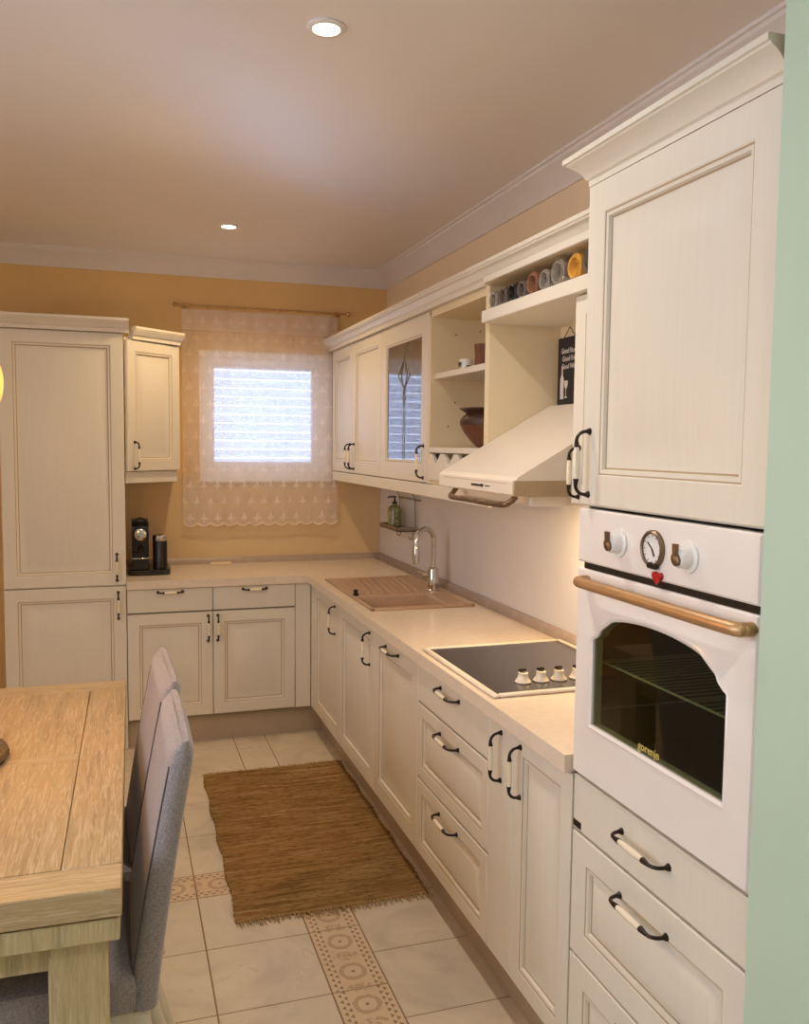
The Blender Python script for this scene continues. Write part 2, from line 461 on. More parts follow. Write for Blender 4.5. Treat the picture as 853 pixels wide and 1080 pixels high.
def handle(parent, C, along, out, L=.135, proj=.032):
    """bow handle: flared dark feet and arms, ceramic barrel in the middle"""
    C, a, o = V(C), V(along).normalized(), V(out).normalized(); mb = MB(); h = L/2
    def P(s, q): return C+a*s+o*q
    for sg in (-1, 1):
        path = bez([P(sg*h, 0), P(sg*h, .010), P(sg*(h-.004), proj*.72), P(sg*(h-.016), proj), P(sg*(h*.50), proj)], 5)
        n = len(path); rr = []
        for i in range(n):
            t = i/(n-1); rr.append(.0085-.0045*min(1, t*4) if t < .25 else .004+.0028*max(0, (t-.78)/.22))
        mb.tube(path, rr, 8, mi=0)
    n = 9; pts = [P(-h*.5+h*i/(n-1), proj) for i in range(n)]
    rr = [.0058+.0016*math.sin(PI*i/(n-1)) for i in range(n)]
    mb.tube(pts, rr, 10, mi=1)
    return lab(mb.build('handle', ['metal', 'ceramic'], parent), 'dark bronze bow handle with a cream ceramic grip')

XF, YF = -.60, -.60                 # front planes of base doors
H, T = .888, .042
ZB, ZT = .155, .843                 # base door bottom and top
nx, ux_, z_ = (-1, 0, 0), (0, -1, 0), (0, 0, 1)   # right run: faces -X, u runs towards the camera
ny, uy_ = (0, -1, 0), (1, 0, 0)                  # back run: faces -Y, u runs to the right

# ================================================================== SETTING
ZC = 2.655
XL, YN = -3.3, -7.0
def wallbox(name, boxes, m):
    mb = MB()
    for a, b in boxes: mb.box(a, b, 0)
    return struct(mb.build(name, m, smooth=0))
# back wall with window opening
wx0, wx1, wz0, wz1 = -1.125, -.357, 1.405, 2.125
wallbox('wall_back', [((XL-.2, 0, 0), (wx0, .25, ZC)), ((wx1, 0, 0), (.2, .25, ZC)), ((wx0, 0, 0), (wx1, .25, wz0)), ((wx0, 0, wz1), (wx1, .25, ZC))], 'wall')
wallbox('wall_right', [((0, -4.11, 0), (.2, 0, ZC))], 'peach')
wallbox('wall_right_near', [((-.618, YN, 0), (.2, -4.112, ZC))], 'green')
# left wall with a wide window towards the dining side, front wall with a glazed opening
wallbox('wall_left', [((XL-.2, -3.2, 0), (XL, 0, ZC)), ((XL-.2, YN, 0), (XL, -4.8, ZC)), ((XL-.2, -4.8, 0), (XL, -3.2, 1.05)), ((XL-.2, -4.8, 2.5), (XL, -3.2, ZC))], 'pale')
wallbox('wall_front', [((XL-.2, YN-.2, 0), (.2, YN, ZC))], 'pale')
ce = wallbox('ceiling', [((XL-.2, YN-.2, ZC), (.2, .25, ZC+.12))], 'ceil')
ul = ce.data.uv_layers.new(name='UVMap')
for lp in ce.data.loops: ul.data[lp.index].uv = (ce.data.vertices[lp.vertex_index].co.x*.2, ce.data.vertices[lp.vertex_index].co.y*.2)

# floor: grout bed with laid tiles and an ornamental border strip
def floor():
    mb = MB(); g = .0022
    mb.box((XL-.2, YN-.2, -.1), (.2, .25, -.0015), 0, mi=0)
    uvs = []
    def tile(x0, x1, y0, y1, mi, uv=None):
        e = .0012
        vs = [(x0+g, y0+g, -.0015), (x1-g, y0+g, -.0015), (x1-g, y1-g, -.0015), (x0+g, y1-g, -.0015),
              (x0+g+e, y0+g+e, 0), (x1-g-e, y0+g+e, 0), (x1-g-e, y1-g-e, 0), (x0+g+e, y1-g-e, 0)]
        k = mb.add(vs, [(4, 5, 6, 7)]+[(i, (i+1) % 4, 4+(i+1) % 4, 4+i) for i in range(4)], mi)
        if uv: mb.uv[len(mb.f)-5] = uv
    P, S = .33, .17
    xs = -1.02; xr = xs+S; y1 = -2.045; y0 = -2.215
    # vertical strip from the corner towards the camera
    y = y0; 
    tile(xs, xr, y0, y1, 2, [(0, 0), (1, 0), (1, 1), (0, 1)])
    while y > YN:
        a = max(YN-.2, y-P); tile(xs, xr, a, y, 2, [(0, 0), (1, 0), (1, 1.94), (0, 1.94)]); y -= P
    x = xs
    while x > XL:
        tile(x-P, x, y0, y1, 2, [(0, 0), (0, 1.94), (1, 1.94), (1, 0)]); x -= P
    # field inside the border
    x = xs
    while x > XL:
        y = y0
        while y > YN: tile(x-P, x, y-P, y, 1); y -= P
        y = y1
        while y < 0: tile(x-P, x, y, min(y+P, .0), 1); y += P
        x -= P
    x = xr
    while x < -.02:
        y = -2.71+P*9
        while y > YN:
            if y-P < 0: tile(x, x+P, y-P, min(y, 0), 1)
            y -= P
        x += P
    y = y1
    while y < 0: tile(xs, xr, y, min(y+P, 0), 1); y += P
    o = mb.build('floor', ['grout', 'tile', 'deco'], smooth=0, recalc=False)
    uvl = o.data.uv_layers.new(name='UVMap')
    for fi, uv in mb.uv.items():
        p = o.data.polygons[fi]
        for li, c in zip(p.loop_indices, uv): uvl.data[li].uv = c
    return struct(o)
floor()

# ceiling coves
cove = [(0, ZC-.098), (.008, ZC-.098), (.012, ZC-.088), (.018, ZC-.080), (.034, ZC-.058), (.058, ZC-.034), (.074, ZC-.022), (.078, ZC-.012), (.086, ZC-.010), (.086, ZC), (0, ZC)]
mb = MB(); mb.sweep(cove, [(XL, 0), (0, 0), (0, -4.11)], side=1); struct(mb.build('trim_1', 'moulding', smooth=30))
mb = MB(); mb.sweep(cove, [(XL, YN), (XL, 0)], side=1); struct(mb.build('trim_2', 'moulding', smooth=30))

# splashbacks: thin panels on the walls between worktop and wall cabinets
mb = MB(); mb.box((-.035, -3.49, H), (0, 0, 1.46), .001); struct(mb.build('trim_3', 'splash'))
mb = MB(); mb.box((-1.56, -.008, H), (-.035, 0, 1.40), .001); struct(mb.build('trim_4', 'splash_tan'))

# window
def window():
    root = bpy.data.objects.new('window_1', None); COL.objects.link(root); root.location = (-.74, .05, wz0); root['kind'] = 'structure'
    mb = MB(); fx0, fx1, fz0, fz1 = -1.142, -.345, 1.392, 2.139
    ix0, ix1, iz0, iz1 = -1.064, -.42, 1.470, 2.060
    def ring(a0, a1, b0, b1, c0, c1, d0, d1, ya, yb):
        mb.box((a0, ya, b0), (c0, yb, b1), .003); mb.box((c1, ya, b0), (a1, yb, b1), .003)
        mb.box((c0, ya, b0), (c1, yb, d0), .003); mb.box((c0, ya, d1), (c1, yb, b1), .003)
    ring(wx0, wx1, wz0, wz1, ix0, ix1, iz0, iz1, .001, .06)
    mb.box((fx0, -.012, fz0), (fx0+.035, -.0005, fz1), .002); mb.box((fx1-.035, -.012, fz0), (fx1, -.0005, fz1), .002)
    mb.box((fx0+.035, -.012, fz1-.035), (fx1-.035, -.0005, fz1), .002); mb.box((fx0+.035, -.012, fz0), (fx1-.035, -.0005, fz0+.035), .002)
    mb.build('window_frame', 'white_pvc', root)
    mb = MB(); ring(ix0, ix1, iz0, iz1, ix0+.012, ix1-.05, iz0+.02, iz1-.018, .012, .055); mb.build('sash', 'white_pvc', root)
    mb = MB(); mb.box((ix0+.01, .032, iz0+.015), (ix1-.045, .036, iz1-.015), 0); mb.build('pane', 'pane', root)
    mb = MB(); mb.box((fx0-.0, -.03, fz0-.022), (fx1, -.0005, fz0-.002), .003); mb.build('sill', 'white_pvc', root)
    mb = MB()
    z = iz0-.01
    while z < iz1+.02:                                 # roller shutter slats, a hair of daylight between them
        sec = [(.125, z), (.118, z+.004), (.112, z+.02), (.114, z+.038), (.122, z+.0485), (.126, z+.0485), (.119, z+.036), (.117, z+.02), (.122, z+.006)]
        mb.prism([(a, b) for a, b in sec], (ix0-.04, 0, 0), (0, 1, 0), (0, 0, 1), (1, 0, 0), ix1-ix0+.08)
        z += .0528
    mb.build('shutter', 'slat', root, smooth=60)
window()

# ================================================================== BACK RUN
FX0, FX1 = -2.14, -1.563
def cornice(mb, path, z0, hgt=.07, out=.055, side=1):
    p = [(-.02, 0), (.012, 0), (.012, .016), (.016, .020), (.022, .024), (.028, .034), (.036, .044), (out-.006, hgt-.018), (out-.004, hgt-.014), (out, hgt-.012), (out, hgt), (-.02, hgt)]
    mb.sweep([(a, z0+b) for a, b in p], path, side)

def tall_cabinet():
    t = thing('tall_cabinet', 'tall cream cabinet with a long upper and shorter lower panelled door, behind the table', 'cabinet', ((FX0+FX1)/2, -.3, 0))
    mb = MB(); mb.box((FX0, -.578, .0), (FX1, -.001, 2.146), .001); mb.build('carcass', 'paint', t)
    d = panel_door('door', t, (FX0, -.58, .868), uy_, z_, ny, FX1-FX0, 1.275, fw=.065); handle(d, (-1.607, -.60, .962), z_, ny)
    d = panel_door('door', t, (FX0, -.58, .12), uy_, z_, ny, FX1-FX0, .745, fw=.065); handle(d, (-1.603, -.60, .765), z_, ny)
    mb = MB(); cornice(mb, [(FX0, -.001), (FX0, -.60), (FX1+.028, -.60)], 2.146, .068, .05, side=1); mb.build('cornice', 'paint', t, smooth=25)
tall_cabinet()

def angled_cabinet():
    a, b = (-1.5595, -.575), (-1.285, -.33)
    t = thing('corner_wall_cabinet', 'narrow cream wall cabinet with an angled single door, hung above the coffee machine', 'cabinet', (-1.42, -.2, 1.39))
    mb = MB(); mb.prism([(-1.5595, -.001), a, b, (-1.285, -.001)], (0, 0, 1.45), (1, 0, 0), (0, 1, 0), z_, .672); mb.build('carcass', 'paint', t, smooth=0)
    u = V((b[0]-a[0], b[1]-a[1], 0)); W = u.length; u.normalize(); n = V((u.y, -u.x, 0))
    d = panel_door('door', t, V((*a, 1.45))+n*.0005, u, z_, n, W, .668, fw=.058)
    handle(d, V((*a, 1.532))+u*.045+n*.0205, z_, n)
    mb = MB(); mb.prism([(-1.5595, -.001), (a[0], a[1]-.006), (b[0]-.004, b[1]-.008), (-1.289, -.001)], (0, 0, 1.39), (1, 0, 0), (0, 1, 0), z_, .058); mb.build('light_pelmet', 'paint', t, smooth=0)
    mb = MB(); cornice(mb, [V((a[0], a[1]-.02, 0))+u*.048, (b[0]+.006, b[1]-.022), (b[0]+.006, -.02)], 2.121, .064, .036, side=1)
    mb.prism([(-1.5595, -.001), (-1.5595, -.57), (-1.29, -.325), (-1.29, -.001)], (0, 0, 2.122), (1, 0, 0), (0, 1, 0), z_, .01)
    mb.build('cornice', 'paint', t, smooth=25)
angled_cabinet()

def back_base(x0, x1, label, hx):
    t = thing('base_cabinet', label, 'cabinet', ((x0+x1)/2, -.3, .15), 'drawer-over-door base cabinets under the window')
    mb = MB(); mb.box((x0+.0005, -.578, .15), (x1-.0005, -.02, H-T-.001), .001); mb.build('carcass', 'gap', t)
    d = panel_door('drawer', t, (x0, -.58, .717), uy_, z_, ny, x1-x0, ZT-.717, flat=True); handle(d, ((x0+x1)/2, -.60, .824), uy_, ny, .125)
    d = panel_door('door', t, (x0, -.58, ZB), uy_, z_, ny, x1-x0, .713-ZB, fw=.062); handle(d, (hx, -.60, .622), z_, ny)
back_base(-1.562, -1.128, 'cream base cabinet with drawer and door beside the tall cabinet, behind the chairs', -1.153)
back_base(-1.128, -.687, 'cream base cabinet with drawer and door below the window, next to the corner', -1.103)

def corner_base():
    t = thing('corner_base_cabinet', 'cream corner base cabinet, its door leftmost under the sink side worktop', 'cabinet', (-.33, -.65, .15))
    mb = MB(); mb.box((-.578, -1.249, .15), (-.562, -.60, H-T-.001), .001); mb.box((-.56, -1.249, .15), (-.02, -1.235, .60), .001); mb.box((-.56, -1.23, .15), (-.02, -.03, .166), .001); mb.box((-.686, -.578, .15), (-.60, -.56, H-T-.001), .001)
    mb.build('carcass', 'paint', t)
    mb = MB(); mb.box((-.686, -.60, ZB), (-.602, -.58, ZT), .002); mb.box((XF, -.685, ZB), (-.58, -.60, ZT), .002); mb.build('filler_panel', 'paint', t)
    d = panel_door('door', t, (-.58, -.687, ZB), ux_, z_, nx, 1.25-.687, ZT-ZB); handle(d, (XF, -1.16, .745), z_, nx)
corner_base()
def right_base(name, y0, y1, label, hy, open_top=False, flat=False, fw=.062, hz=.745):
    t = thing(name, label, 'cabinet', (-.3, (y0+y1)/2, .15))
    mb = MB()
    if open_top:
        mb.box((-.578, y0-.001, .15), (-.02, y0-.017, .62), .001); mb.box((-.578, y1+.001, .15), (-.02, y1+.017, H-T-.001), .001); mb.box((-.578, y0-.018, .15), (-.02, y1+.018, .166), .001)
        mb.box((-.578, y0-.018, .60), (-.572, y1+.018, H-T-.001), .001)
    else: mb.box((-.578, y1+.0005, .15), (-.02, y0-.0005, H-T-.001), .001)
    mb.build('carcass', 'paint', t)
    d = panel_door('door', t, (-.58, y0, ZB), ux_, z_, nx, y0-y1, ZT-ZB, flat=flat, fw=fw); handle(d, (XF, hy, hz), z_, nx)
    return t
right_base('sink_base_cabinet', -1.25, -1.84, 'cream base cabinet with a panelled door and vertical handle directly under the sink bowl', -1.775, True)
def dishwasher():
    y0, y1 = -1.84, -2.396
    t = thing('dishwasher', 'built-in dishwasher behind a full-height cream panel with a horizontal handle beside the drawers', 'dishwasher', (-.3, (y0+y1)/2, .15))
    mb = MB(); mb.box((-.578, y1+.001, .15), (-.02, y0-.001, H-T-.001), .001); mb.build('body', 'gap', t)
    d = panel_door('door', t, (-.58, y0, ZB), ux_, z_, nx, y0-y1, ZT-ZB, fw=.075); handle(d, (XF, -2.09, .808), ux_, nx, .16)
dishwasher()
def drawer_unit():
    y0, y1 = -2.396, -3.02
    t = thing('drawer_cabinet', 'cream base cabinet of three stacked drawers below the hob', 'cabinet', (-.3, (y0+y1)/2, .15))
    mb = MB(); mb.box((-.578, y1+.001, .15), (-.02, y0-.001, H-T-.001), .001); mb.build('carcass', 'gap', t)
    for za, zb, hz, fl in ((.702, ZT, .808, True), (.43, .698, .655, False), (ZB, .426, .383, False)):
        d = panel_door('drawer', t, (-.58, y0, za), ux_, z_, nx, y0-y1, zb-za, flat=fl, fw=.05, small=True); handle(d, (XF, -2.705, hz), ux_, nx, .16)
drawer_unit()
right_base('pull_out_cabinet', -3.02, -3.18, 'very narrow plain cream pull-out front beside the three drawers under the hob', -3.10, flat=True)
right_base('base_cabinet', -3.18, -3.492, 'cream base cabinet with one tall narrow panelled door beside the oven tower', -3.222, fw=.055)

# plinths
mb = MB(); mb.box((-1.562, -.545, 0), (-.5305, -.529, .148), .001)
one(mb, 'plinth', 'kick', 'beige plinth board along the floor under the window cabinets', 'plinth')
mb = MB(); mb.box((-.530, -3.492, 0), (-.514, -.530, .140), .001)
one(mb, 'plinth', 'kick', 'long beige plinth board along the floor under the sink and hob cabinets', 'plinth')

# worktop, L-shaped, with the sink cut out
def worktop():
    t = thing('worktop', 'glossy beige L-shaped worktop running under the window and along the sink and hob', 'worktop', (-.33, -.33, H-T))
    mb = MB(); z0, z1 = H-T, H
    xf = -.62; b = .0
    sx0, sx1, sy0, sy1 = -.552, -.20, -1.362, -1.652          # cut-out
    mb.prism([(-1.562, -.62), (xf, -.62), (xf, sy0), (-.036, sy0), (-.036, -.009), (-1.562, -.009)], (0, 0, z0), (1, 0, 0), (0, 1, 0), z_, T)
    mb.prism([(xf, sy0), (sx0, sy0), (sx0, sy1), (xf, sy1)], (0, 0, z0), (1, 0, 0), (0, 1, 0), z_, T)
    mb.prism([(sx1, sy0), (-.036, sy0), (-.036, sy1), (sx1, sy1)], (0, 0, z0), (1, 0, 0), (0, 1, 0), z_, T)
    mb.prism([(xf, sy1), (-.036, sy1), (-.036, -3.492), (xf, -3.492)], (0, 0, z0), (1, 0, 0), (0, 1, 0), z_, T)
    mb.build('slab', 'top', t, smooth=0)
    mb = MB(); p = [(0, H), (.022, H), (.022, H+.008), (.014, H+.026), (.006, H+.036), (0, H+.036)]
    mb.sweep(p, [(-1.562, -.009), (-.036, -.009), (-.036, -3.492)], 1)
    lab(mb.build('upstand', 'trimgrey', t, smooth=30), 'grey-beige upstand strip along the wall')
worktop()

# ================================================================== SINK AND HOB
def sink():
    t = thing('sink', 'sand-coloured granite sink with a grooved drainer and one bowl, set in the worktop', 'sink', (-.33, -1.26, H))
    x0, x1, y0, y1 = -.573, -.095, -.815, -1.705
    bx0, bx1, by0, by1 = -.545, -.207, -1.369, -1.645
    mb = MB(); zr = H+.0065
    def fr(a, b): mb.box((a[0], a[1], H+.0003), (b[0], b[1], zr), .003)
    fr((x0, y0), (x1, by0)); fr((x0, by1), (x1, y1)); fr((x0, by0), (bx0, by1)); fr((bx1, by0), (x1, by1))
    for a, b in (((x0, y0), (x0+.016, y1)), ((x1-.016, y0), (x1, y1)), ((x0, y0), (x1, y0-.016)), ((x0, y1+.016), (x1, y1))):
        mb.box((*a, H+.002), (*b, zr+.004), .003)
    for i in range(10):                      # drainer ribs fanning towards the bowl
        xa = -.535+i*.034; 
        mb.tube([(xa+.05, -.88, zr), (xa, -1.32, zr)], .0065, 6)
    mb.build('drainer', 'granite', t)
    mb = MB(); d = .17
    vs = []
    for (ins, z) in ((0, zr), (.004, zr-.004), (.010, zr-.03), (.022, H-d+.02), (.045, H-d)):
        for a, b in ((bx0+ins, by0-ins), (bx1-ins, by0-ins), (bx1-ins, by1+ins), (bx0+ins, by1+ins)): vs.append((a, b, z))
    fs = [[r*4+q, r*4+(q+1) % 4, (r+1)*4+(q+1) % 4, (r+1)*4+q] for r in range(4) for q in range(4)]+[[16, 17, 18, 19]]
    mb.add(vs, fs)
    mb.build('bowl', 'granite', t, smooth=30)
    mb = MB(); mb.lathe([(.038, 0), (.038, .003), (.03, .005), (.012, .004)], (-.376, -1.507, H-d+.0005), z_, 20); lab(mb.build('strainer', 'chrome', t), 'round chrome strainer')
    mb = MB(); mb.lathe([(.016, 0), (.016, .006), (.010, .010), (.009, .02), (.013, .024), (.010, .028)], (-.545, -1.335, zr), z_, 16); lab(mb.build('drain_knob', 'metal', t), 'small dark drain knob')
sink()
def faucet():
    t = thing('faucet', 'chrome gooseneck mixer tap standing behind the sink bowl', 'faucet', (-.147, -1.30, H+.0065))
    z = H+.0065; b = V((-.147, -1.30, z)); d = V((-.85, -.45, 0)).normalized()
    mb = MB(); mb.lathe([(.031, 0), (.031, .006), (.027, .010), (.0265, .105), (.024, .112), (.015, .118)], b, z_, 24); mb.build('body', 'chrome', t)
    mb = MB(); pts = [b+V((0, 0, .11)), b+V((0, 0, .16)), b+V((0, 0, .24))]
    R = .062; c = b+V((0, 0, .245))+d*R
    for k in range(1, 13):
        w = PI*k/12; pts.append(c-d*R*math.cos(w)+V((0, 0, R*math.sin(w))))
    pts.append(c+d*R+V((0, 0, -.02)))
    mb.tube(pts, .0125, 14); mb.build('spout', 'chrome', t)
    mb = MB(); e = c+d*R+V((0, 0, -.015)); mb.lathe([(.0135, 0), (.0165, -.012), (.0185, -.055), (.0165, -.085), (.011, -.088)], e, z_, 16); mb.build('spray_head', 'chrome', t)
    mb = MB(); o = V((-.75, .66, 0)).normalized(); p = b+V((0, 0, .075)); mb.tube([p+o*.02, p+o*.05], .017, 14); mb.tube([p+o*.045+V((0, 0, .004)), p+o*.075+V((0, 0, .012))], [.010, .006], 10); mb.build('lever', 'chrome', t)
faucet()
def hob():
    x0, x1, y0, y1 = -.597, -.062, -2.430, -3.035
    t = thing('hob', 'black glass hob in a cream frame with a row of four ceramic knobs', 'hob', (-.33, -2.73, H))
    mb = MB(); mb.box((x0+.016, y0-.016, H+.001), (x1-.016, y1+.016, H+.008), .001); mb.build('glass_plate', 'blackglass', t)
    mb = MB()
    for a, b in (((x0, y0), (x0+.02, y1)), ((x1-.02, y0), (x1, y1)), ((x0+.02, y0), (x1-.02, y0-.02)), ((x0+.02, y1+.02), (x1-.02, y1))): mb.box((*a, H+.0003), (*b, H+.011), .004)
    lab(mb.build('frame', 'hoodpaint', t), 'cream enamel frame')
    for x in (-.452, -.392, -.332, -.270):
        mb = MB(); mb.lathe([(.0235, 0), (.025, .003), (.022, .007), (.017, .014), (.0145, .026), (.0155, .029), (.010, .031)], (x, -2.925, H+.0085), z_, 18); k = lab(mb.build('knob', 'ceramic', t), 'cream ceramic knob')
        mb = MB(); mb.lathe([(.009, 0), (.009, .004), (.004, .006)], (x, -2.925, H+.039), z_, 12); mb.box((x-.016, -2.928, H+.042), (x+.010, -2.922, H+.050), .002); mb.build('grip', 'metal', k)
hob()

# ================================================================== WALL CABINETS (right)
UX = -.36; UZ0, UZ1 = 1.440, 2.156
def wall_double():
    y0, y1, ym = -.077, -1.1, -.548
    t = thing('wall_cabinet', 'cream wall cabinet with two panelled doors beside the lace curtain', 'cabinet', (-.17, (y0+y1)/2, UZ0))
    mb = MB(); mb.box((-.338, y1+.0005, UZ0), (-.001, y0, UZ1), .001); mb.build('carcass', 'paint', t)
    d = panel_door('door', t, (-.34, y0, UZ0), ux_, z_, nx, y0-ym, UZ1-UZ0); handle(d, (UX, -.512, 1.534), z_, nx)
    d = panel_door('door', t, (-.34, ym, UZ0), ux_, z_, nx, ym-y1, UZ1-UZ0); handle(d, (UX, -.592, 1.534), z_, nx)
wall_double()
def glass_cabinet():
    y0, y1 = -1.1, -1.787
    t = thing('display_cabinet', 'cream wall cabinet with a single glazed door, left of the open shelves', 'cabinet', (-.17, (y0+y1)/2, UZ0))
    mb = MB(); th = .017; xf = -.338
    mb.box((xf, y0-.0005, UZ0), (-.001, y0-th, UZ1), .001); mb.box((xf, y1+.0005, UZ0), (-.001, y1+th, UZ1), .001)
    mb.box((xf, y0-th, UZ0), (-.001, y1+th, UZ0+th), .001); mb.box((xf, y0-th, UZ1-th), (-.001, y1+th, UZ1), .001)
    mb.box((-.018, y0-th, UZ0+th), (-.001, y1+th, UZ1-th), .0005)
    mb.box((-.30, y0-th, 1.80), (-.02, y1+th, 1.817), .001)
    mb.build('carcass', 'inside', t)
    W, Hh = y0-y1-.003, UZ1-UZ0-.003; O = (-.34, y0-.0015, UZ0+.0015); fw = .085
    mb = MB(); mb.rings(O, ux_, z_, nx, W, Hh, [(0, 0), (0, .017), (.003, .02), (fw-.008, .02), (fw-.004, .0185), (fw, .0175), (fw+.006, .0165), (fw+.008, .008), (fw+.008, 0)], [0, 0, 0, 0, 1, 0, 0, 0], hole=True)
    d = mb.build('door', ['paint', 'glaze'], t, smooth=25)
    handle(d, (UX, -1.742, 1.53), z_, nx)
    mb = MB(); mb.box((-.352, y0-fw-.008, UZ0+fw+.008), (-.348, y1+fw+.008, UZ1-fw-.008), 0); mb.build('pane', 'cabglass', d)
    # leaded ornament in the pane: two lines, a lozenge and a drop
    mb = MB(); yc = (y0+y1)/2; x = -.3535
    for dy in (-.012, .012): mb.tube([(x, yc+dy, UZ0+fw+.01), (x, yc+dy, 1.86)], .0010, 5)
    mb.tube([(x, yc, UZ1-fw-.01), (x, yc, 1.985)], .0012, 5)
    for w in (.085, .045):
        mb.tube([(x, yc, 1.99), (x, yc-w, 1.92), (x, yc, 1.85), (x, yc+w, 1.92), (x, yc, 1.99)], .0014, 5)
    mb.tube([(x, yc, 1.85), (x, yc-.02, 1.815), (x, yc, 1.78), (x, yc+.02, 1.815), (x, yc, 1.85)], .0013, 5)
    mb.build('leading', 'lead', d)
glass_cabinet()
def open_cabinet():
    y0, y1 = -1.787, -2.428; th = .018
    t = thing('open_shelf_cabinet', 'open cream shelf cabinet with a notched ledge, between the glazed cabinet and the hood niche', 'shelf', (-.17, (y0+y1)/2, UZ0))
    mb = MB(); xf = UX
    mb.box((xf, y0-.0005, UZ0), (-.001, y0-th-.012, UZ1), .001); mb.box((xf-.012, y1, UZ0), (-.001, y1+th, UZ1), .001)
    mb.box((xf, y0-th, UZ1-.03), (-.001, y1+th, UZ1), .001); mb.box((xf+.002, y0-th, UZ0), (-.001, y1+th, UZ0+.016), .001)
    mb.box((-.08, y0-th, UZ0+.016), (-.07, y1+th, UZ1-.03), .0005)
    mb.build('carcass', 'inside', t)
    mb = MB(); mb.box((-.342, y0-th-.0125, 1.873), (-.081, y1+th+.0005, 1.897), .002); mb.build('shelf_board', 'paint', t)
    mb = MB(); mb.box((xf-.002, y0-th-.0125, 1.570), (-.081, y1+th+.0005, 1.592), .002); mb.build('shelf_board', 'paint', t)
    # notched front below the lower shelf, with two little drawer fronts
    mb = MB(); L = (y0-th-.013)-(y1+th+.001); nn = 4; top = .110; low = .074
    pl = [(0, 0), (L, 0), (L, top)]
    p = L/nn
    for i in range(nn):
        c = L-(i+.5)*p; pl += [(c+p*.36, top), (c+p*.06, low), (c-p*.06, low), (c-p*.36, top)]
    pl.append((0, top))
    mb.prism(pl, (xf+.016, y0-th-.013, UZ0+.016), ux_, z_, nx, .016)
    f = mb.build('notched_front', 'paint', t, smooth=0)
    mb = MB()
    for i in range(2): mb.rings((xf-.0002, y0-th-.016-i*L/2, UZ0+.018), ux_, z_, nx, L/2-.006, low-.008, [(0, 0), (0, .003), (.002, .005)], [0, 0])
    mb.build('small_drawer_front', 'paint', f, smooth=0)
    for dy, z in ((.09, 2.06), (.09, 1.78), (.20, 2.08), (.06, 1.68)):
        mb = MB(); mb.lathe([(.003, 0), (.003, .003)], (-.36+dy+.02, y0-th-.0122, z), (0, -1, 0), 8); mb.build('shelf_pin_hole', 'gap', t)
open_cabinet()
NX = -.40
def niche():
    y0, y1 = -2.4285, -3.4935
    t = thing('bottle_shelf_cabinet', 'deeper cream overhead cabinet with a bottle shelf above the hood niche', 'shelf', (-.17, (y0+y1)/2, 2.02))
    mb = MB()
    mb.box((-.372, y0-.0005, UZ0), (-.001, y0-.016, 2.150), .001)                      # side of the niche
    mb.box((-.10, y0-.0165, UZ0+.03), (-.085, y1, 2.1500), .001)                   # back panel
    mb.box((NX+.012, y1, 2.062), (-.10, y1+.016, 2.150), .001)
    mb.build('carcass', 'inside', t)
    mb = MB(); mb.box((NX-.004, y0-.018, 2.020), (-.101, y1, 2.061), .002); mb.build('shelf_board', 'paint', t)
    mb = MB(); mb.box((NX-.006, y0-.03, 2.150), (NX+.008, y1, 2.1735), .003); mb.build('fascia_board', 'paint', t)
    mb = MB(); mb.box((NX+.0085, y0-.0165, 2.1505), (-.001, y1, 2.1560), .0005); mb.build('top_board', 'inside', t)
niche()
def narrow_wall():
    y0, y1 = -3.055, -3.4935
    t = thing('wall_cabinet', 'cream wall cabinet with a panelled door, half hidden between the hood and the oven tower', 'cabinet', (-.19, (y0+y1)/2, UZ0))
    mb = MB(); mb.box((-.358, y1, UZ0), (-.101, y0, 2.018), .001); mb.build('carcass', 'paint', t)
    d = panel_door('door', t, (-.36, y0, UZ0), ux_, z_, nx, y0-y1, 2.018-UZ0, fw=.058); handle(d, (-.38, y0-.045, 1.53), z_, nx)
narrow_wall()
mb = MB()
cornice(mb, [(-.001, -.05), (UX-.004, -.05), (UX-.004, -3.442)], 2.157, .066, .052, side=1)
one(mb, 'cornice', 'paint', 'long cream cornice moulding capping the wall cabinets from the curtain to the oven tower', 'cornice', smooth=25)
mb = MB(); mb.box((UX+.0, -2.43, 1.385), (UX+.02, -.077, 1.438), .002); mb.box((UX+.02, -.093, 1.385), (-.036, -.077, 1.438), .002); mb.box((UX+.02, -2.43, 1.418), (-.036, -.0935, 1.434), .001)
one(mb, 'light_pelmet', 'paint', 'cream pelmet board under the wall cabinets above the sink', 'pelmet')

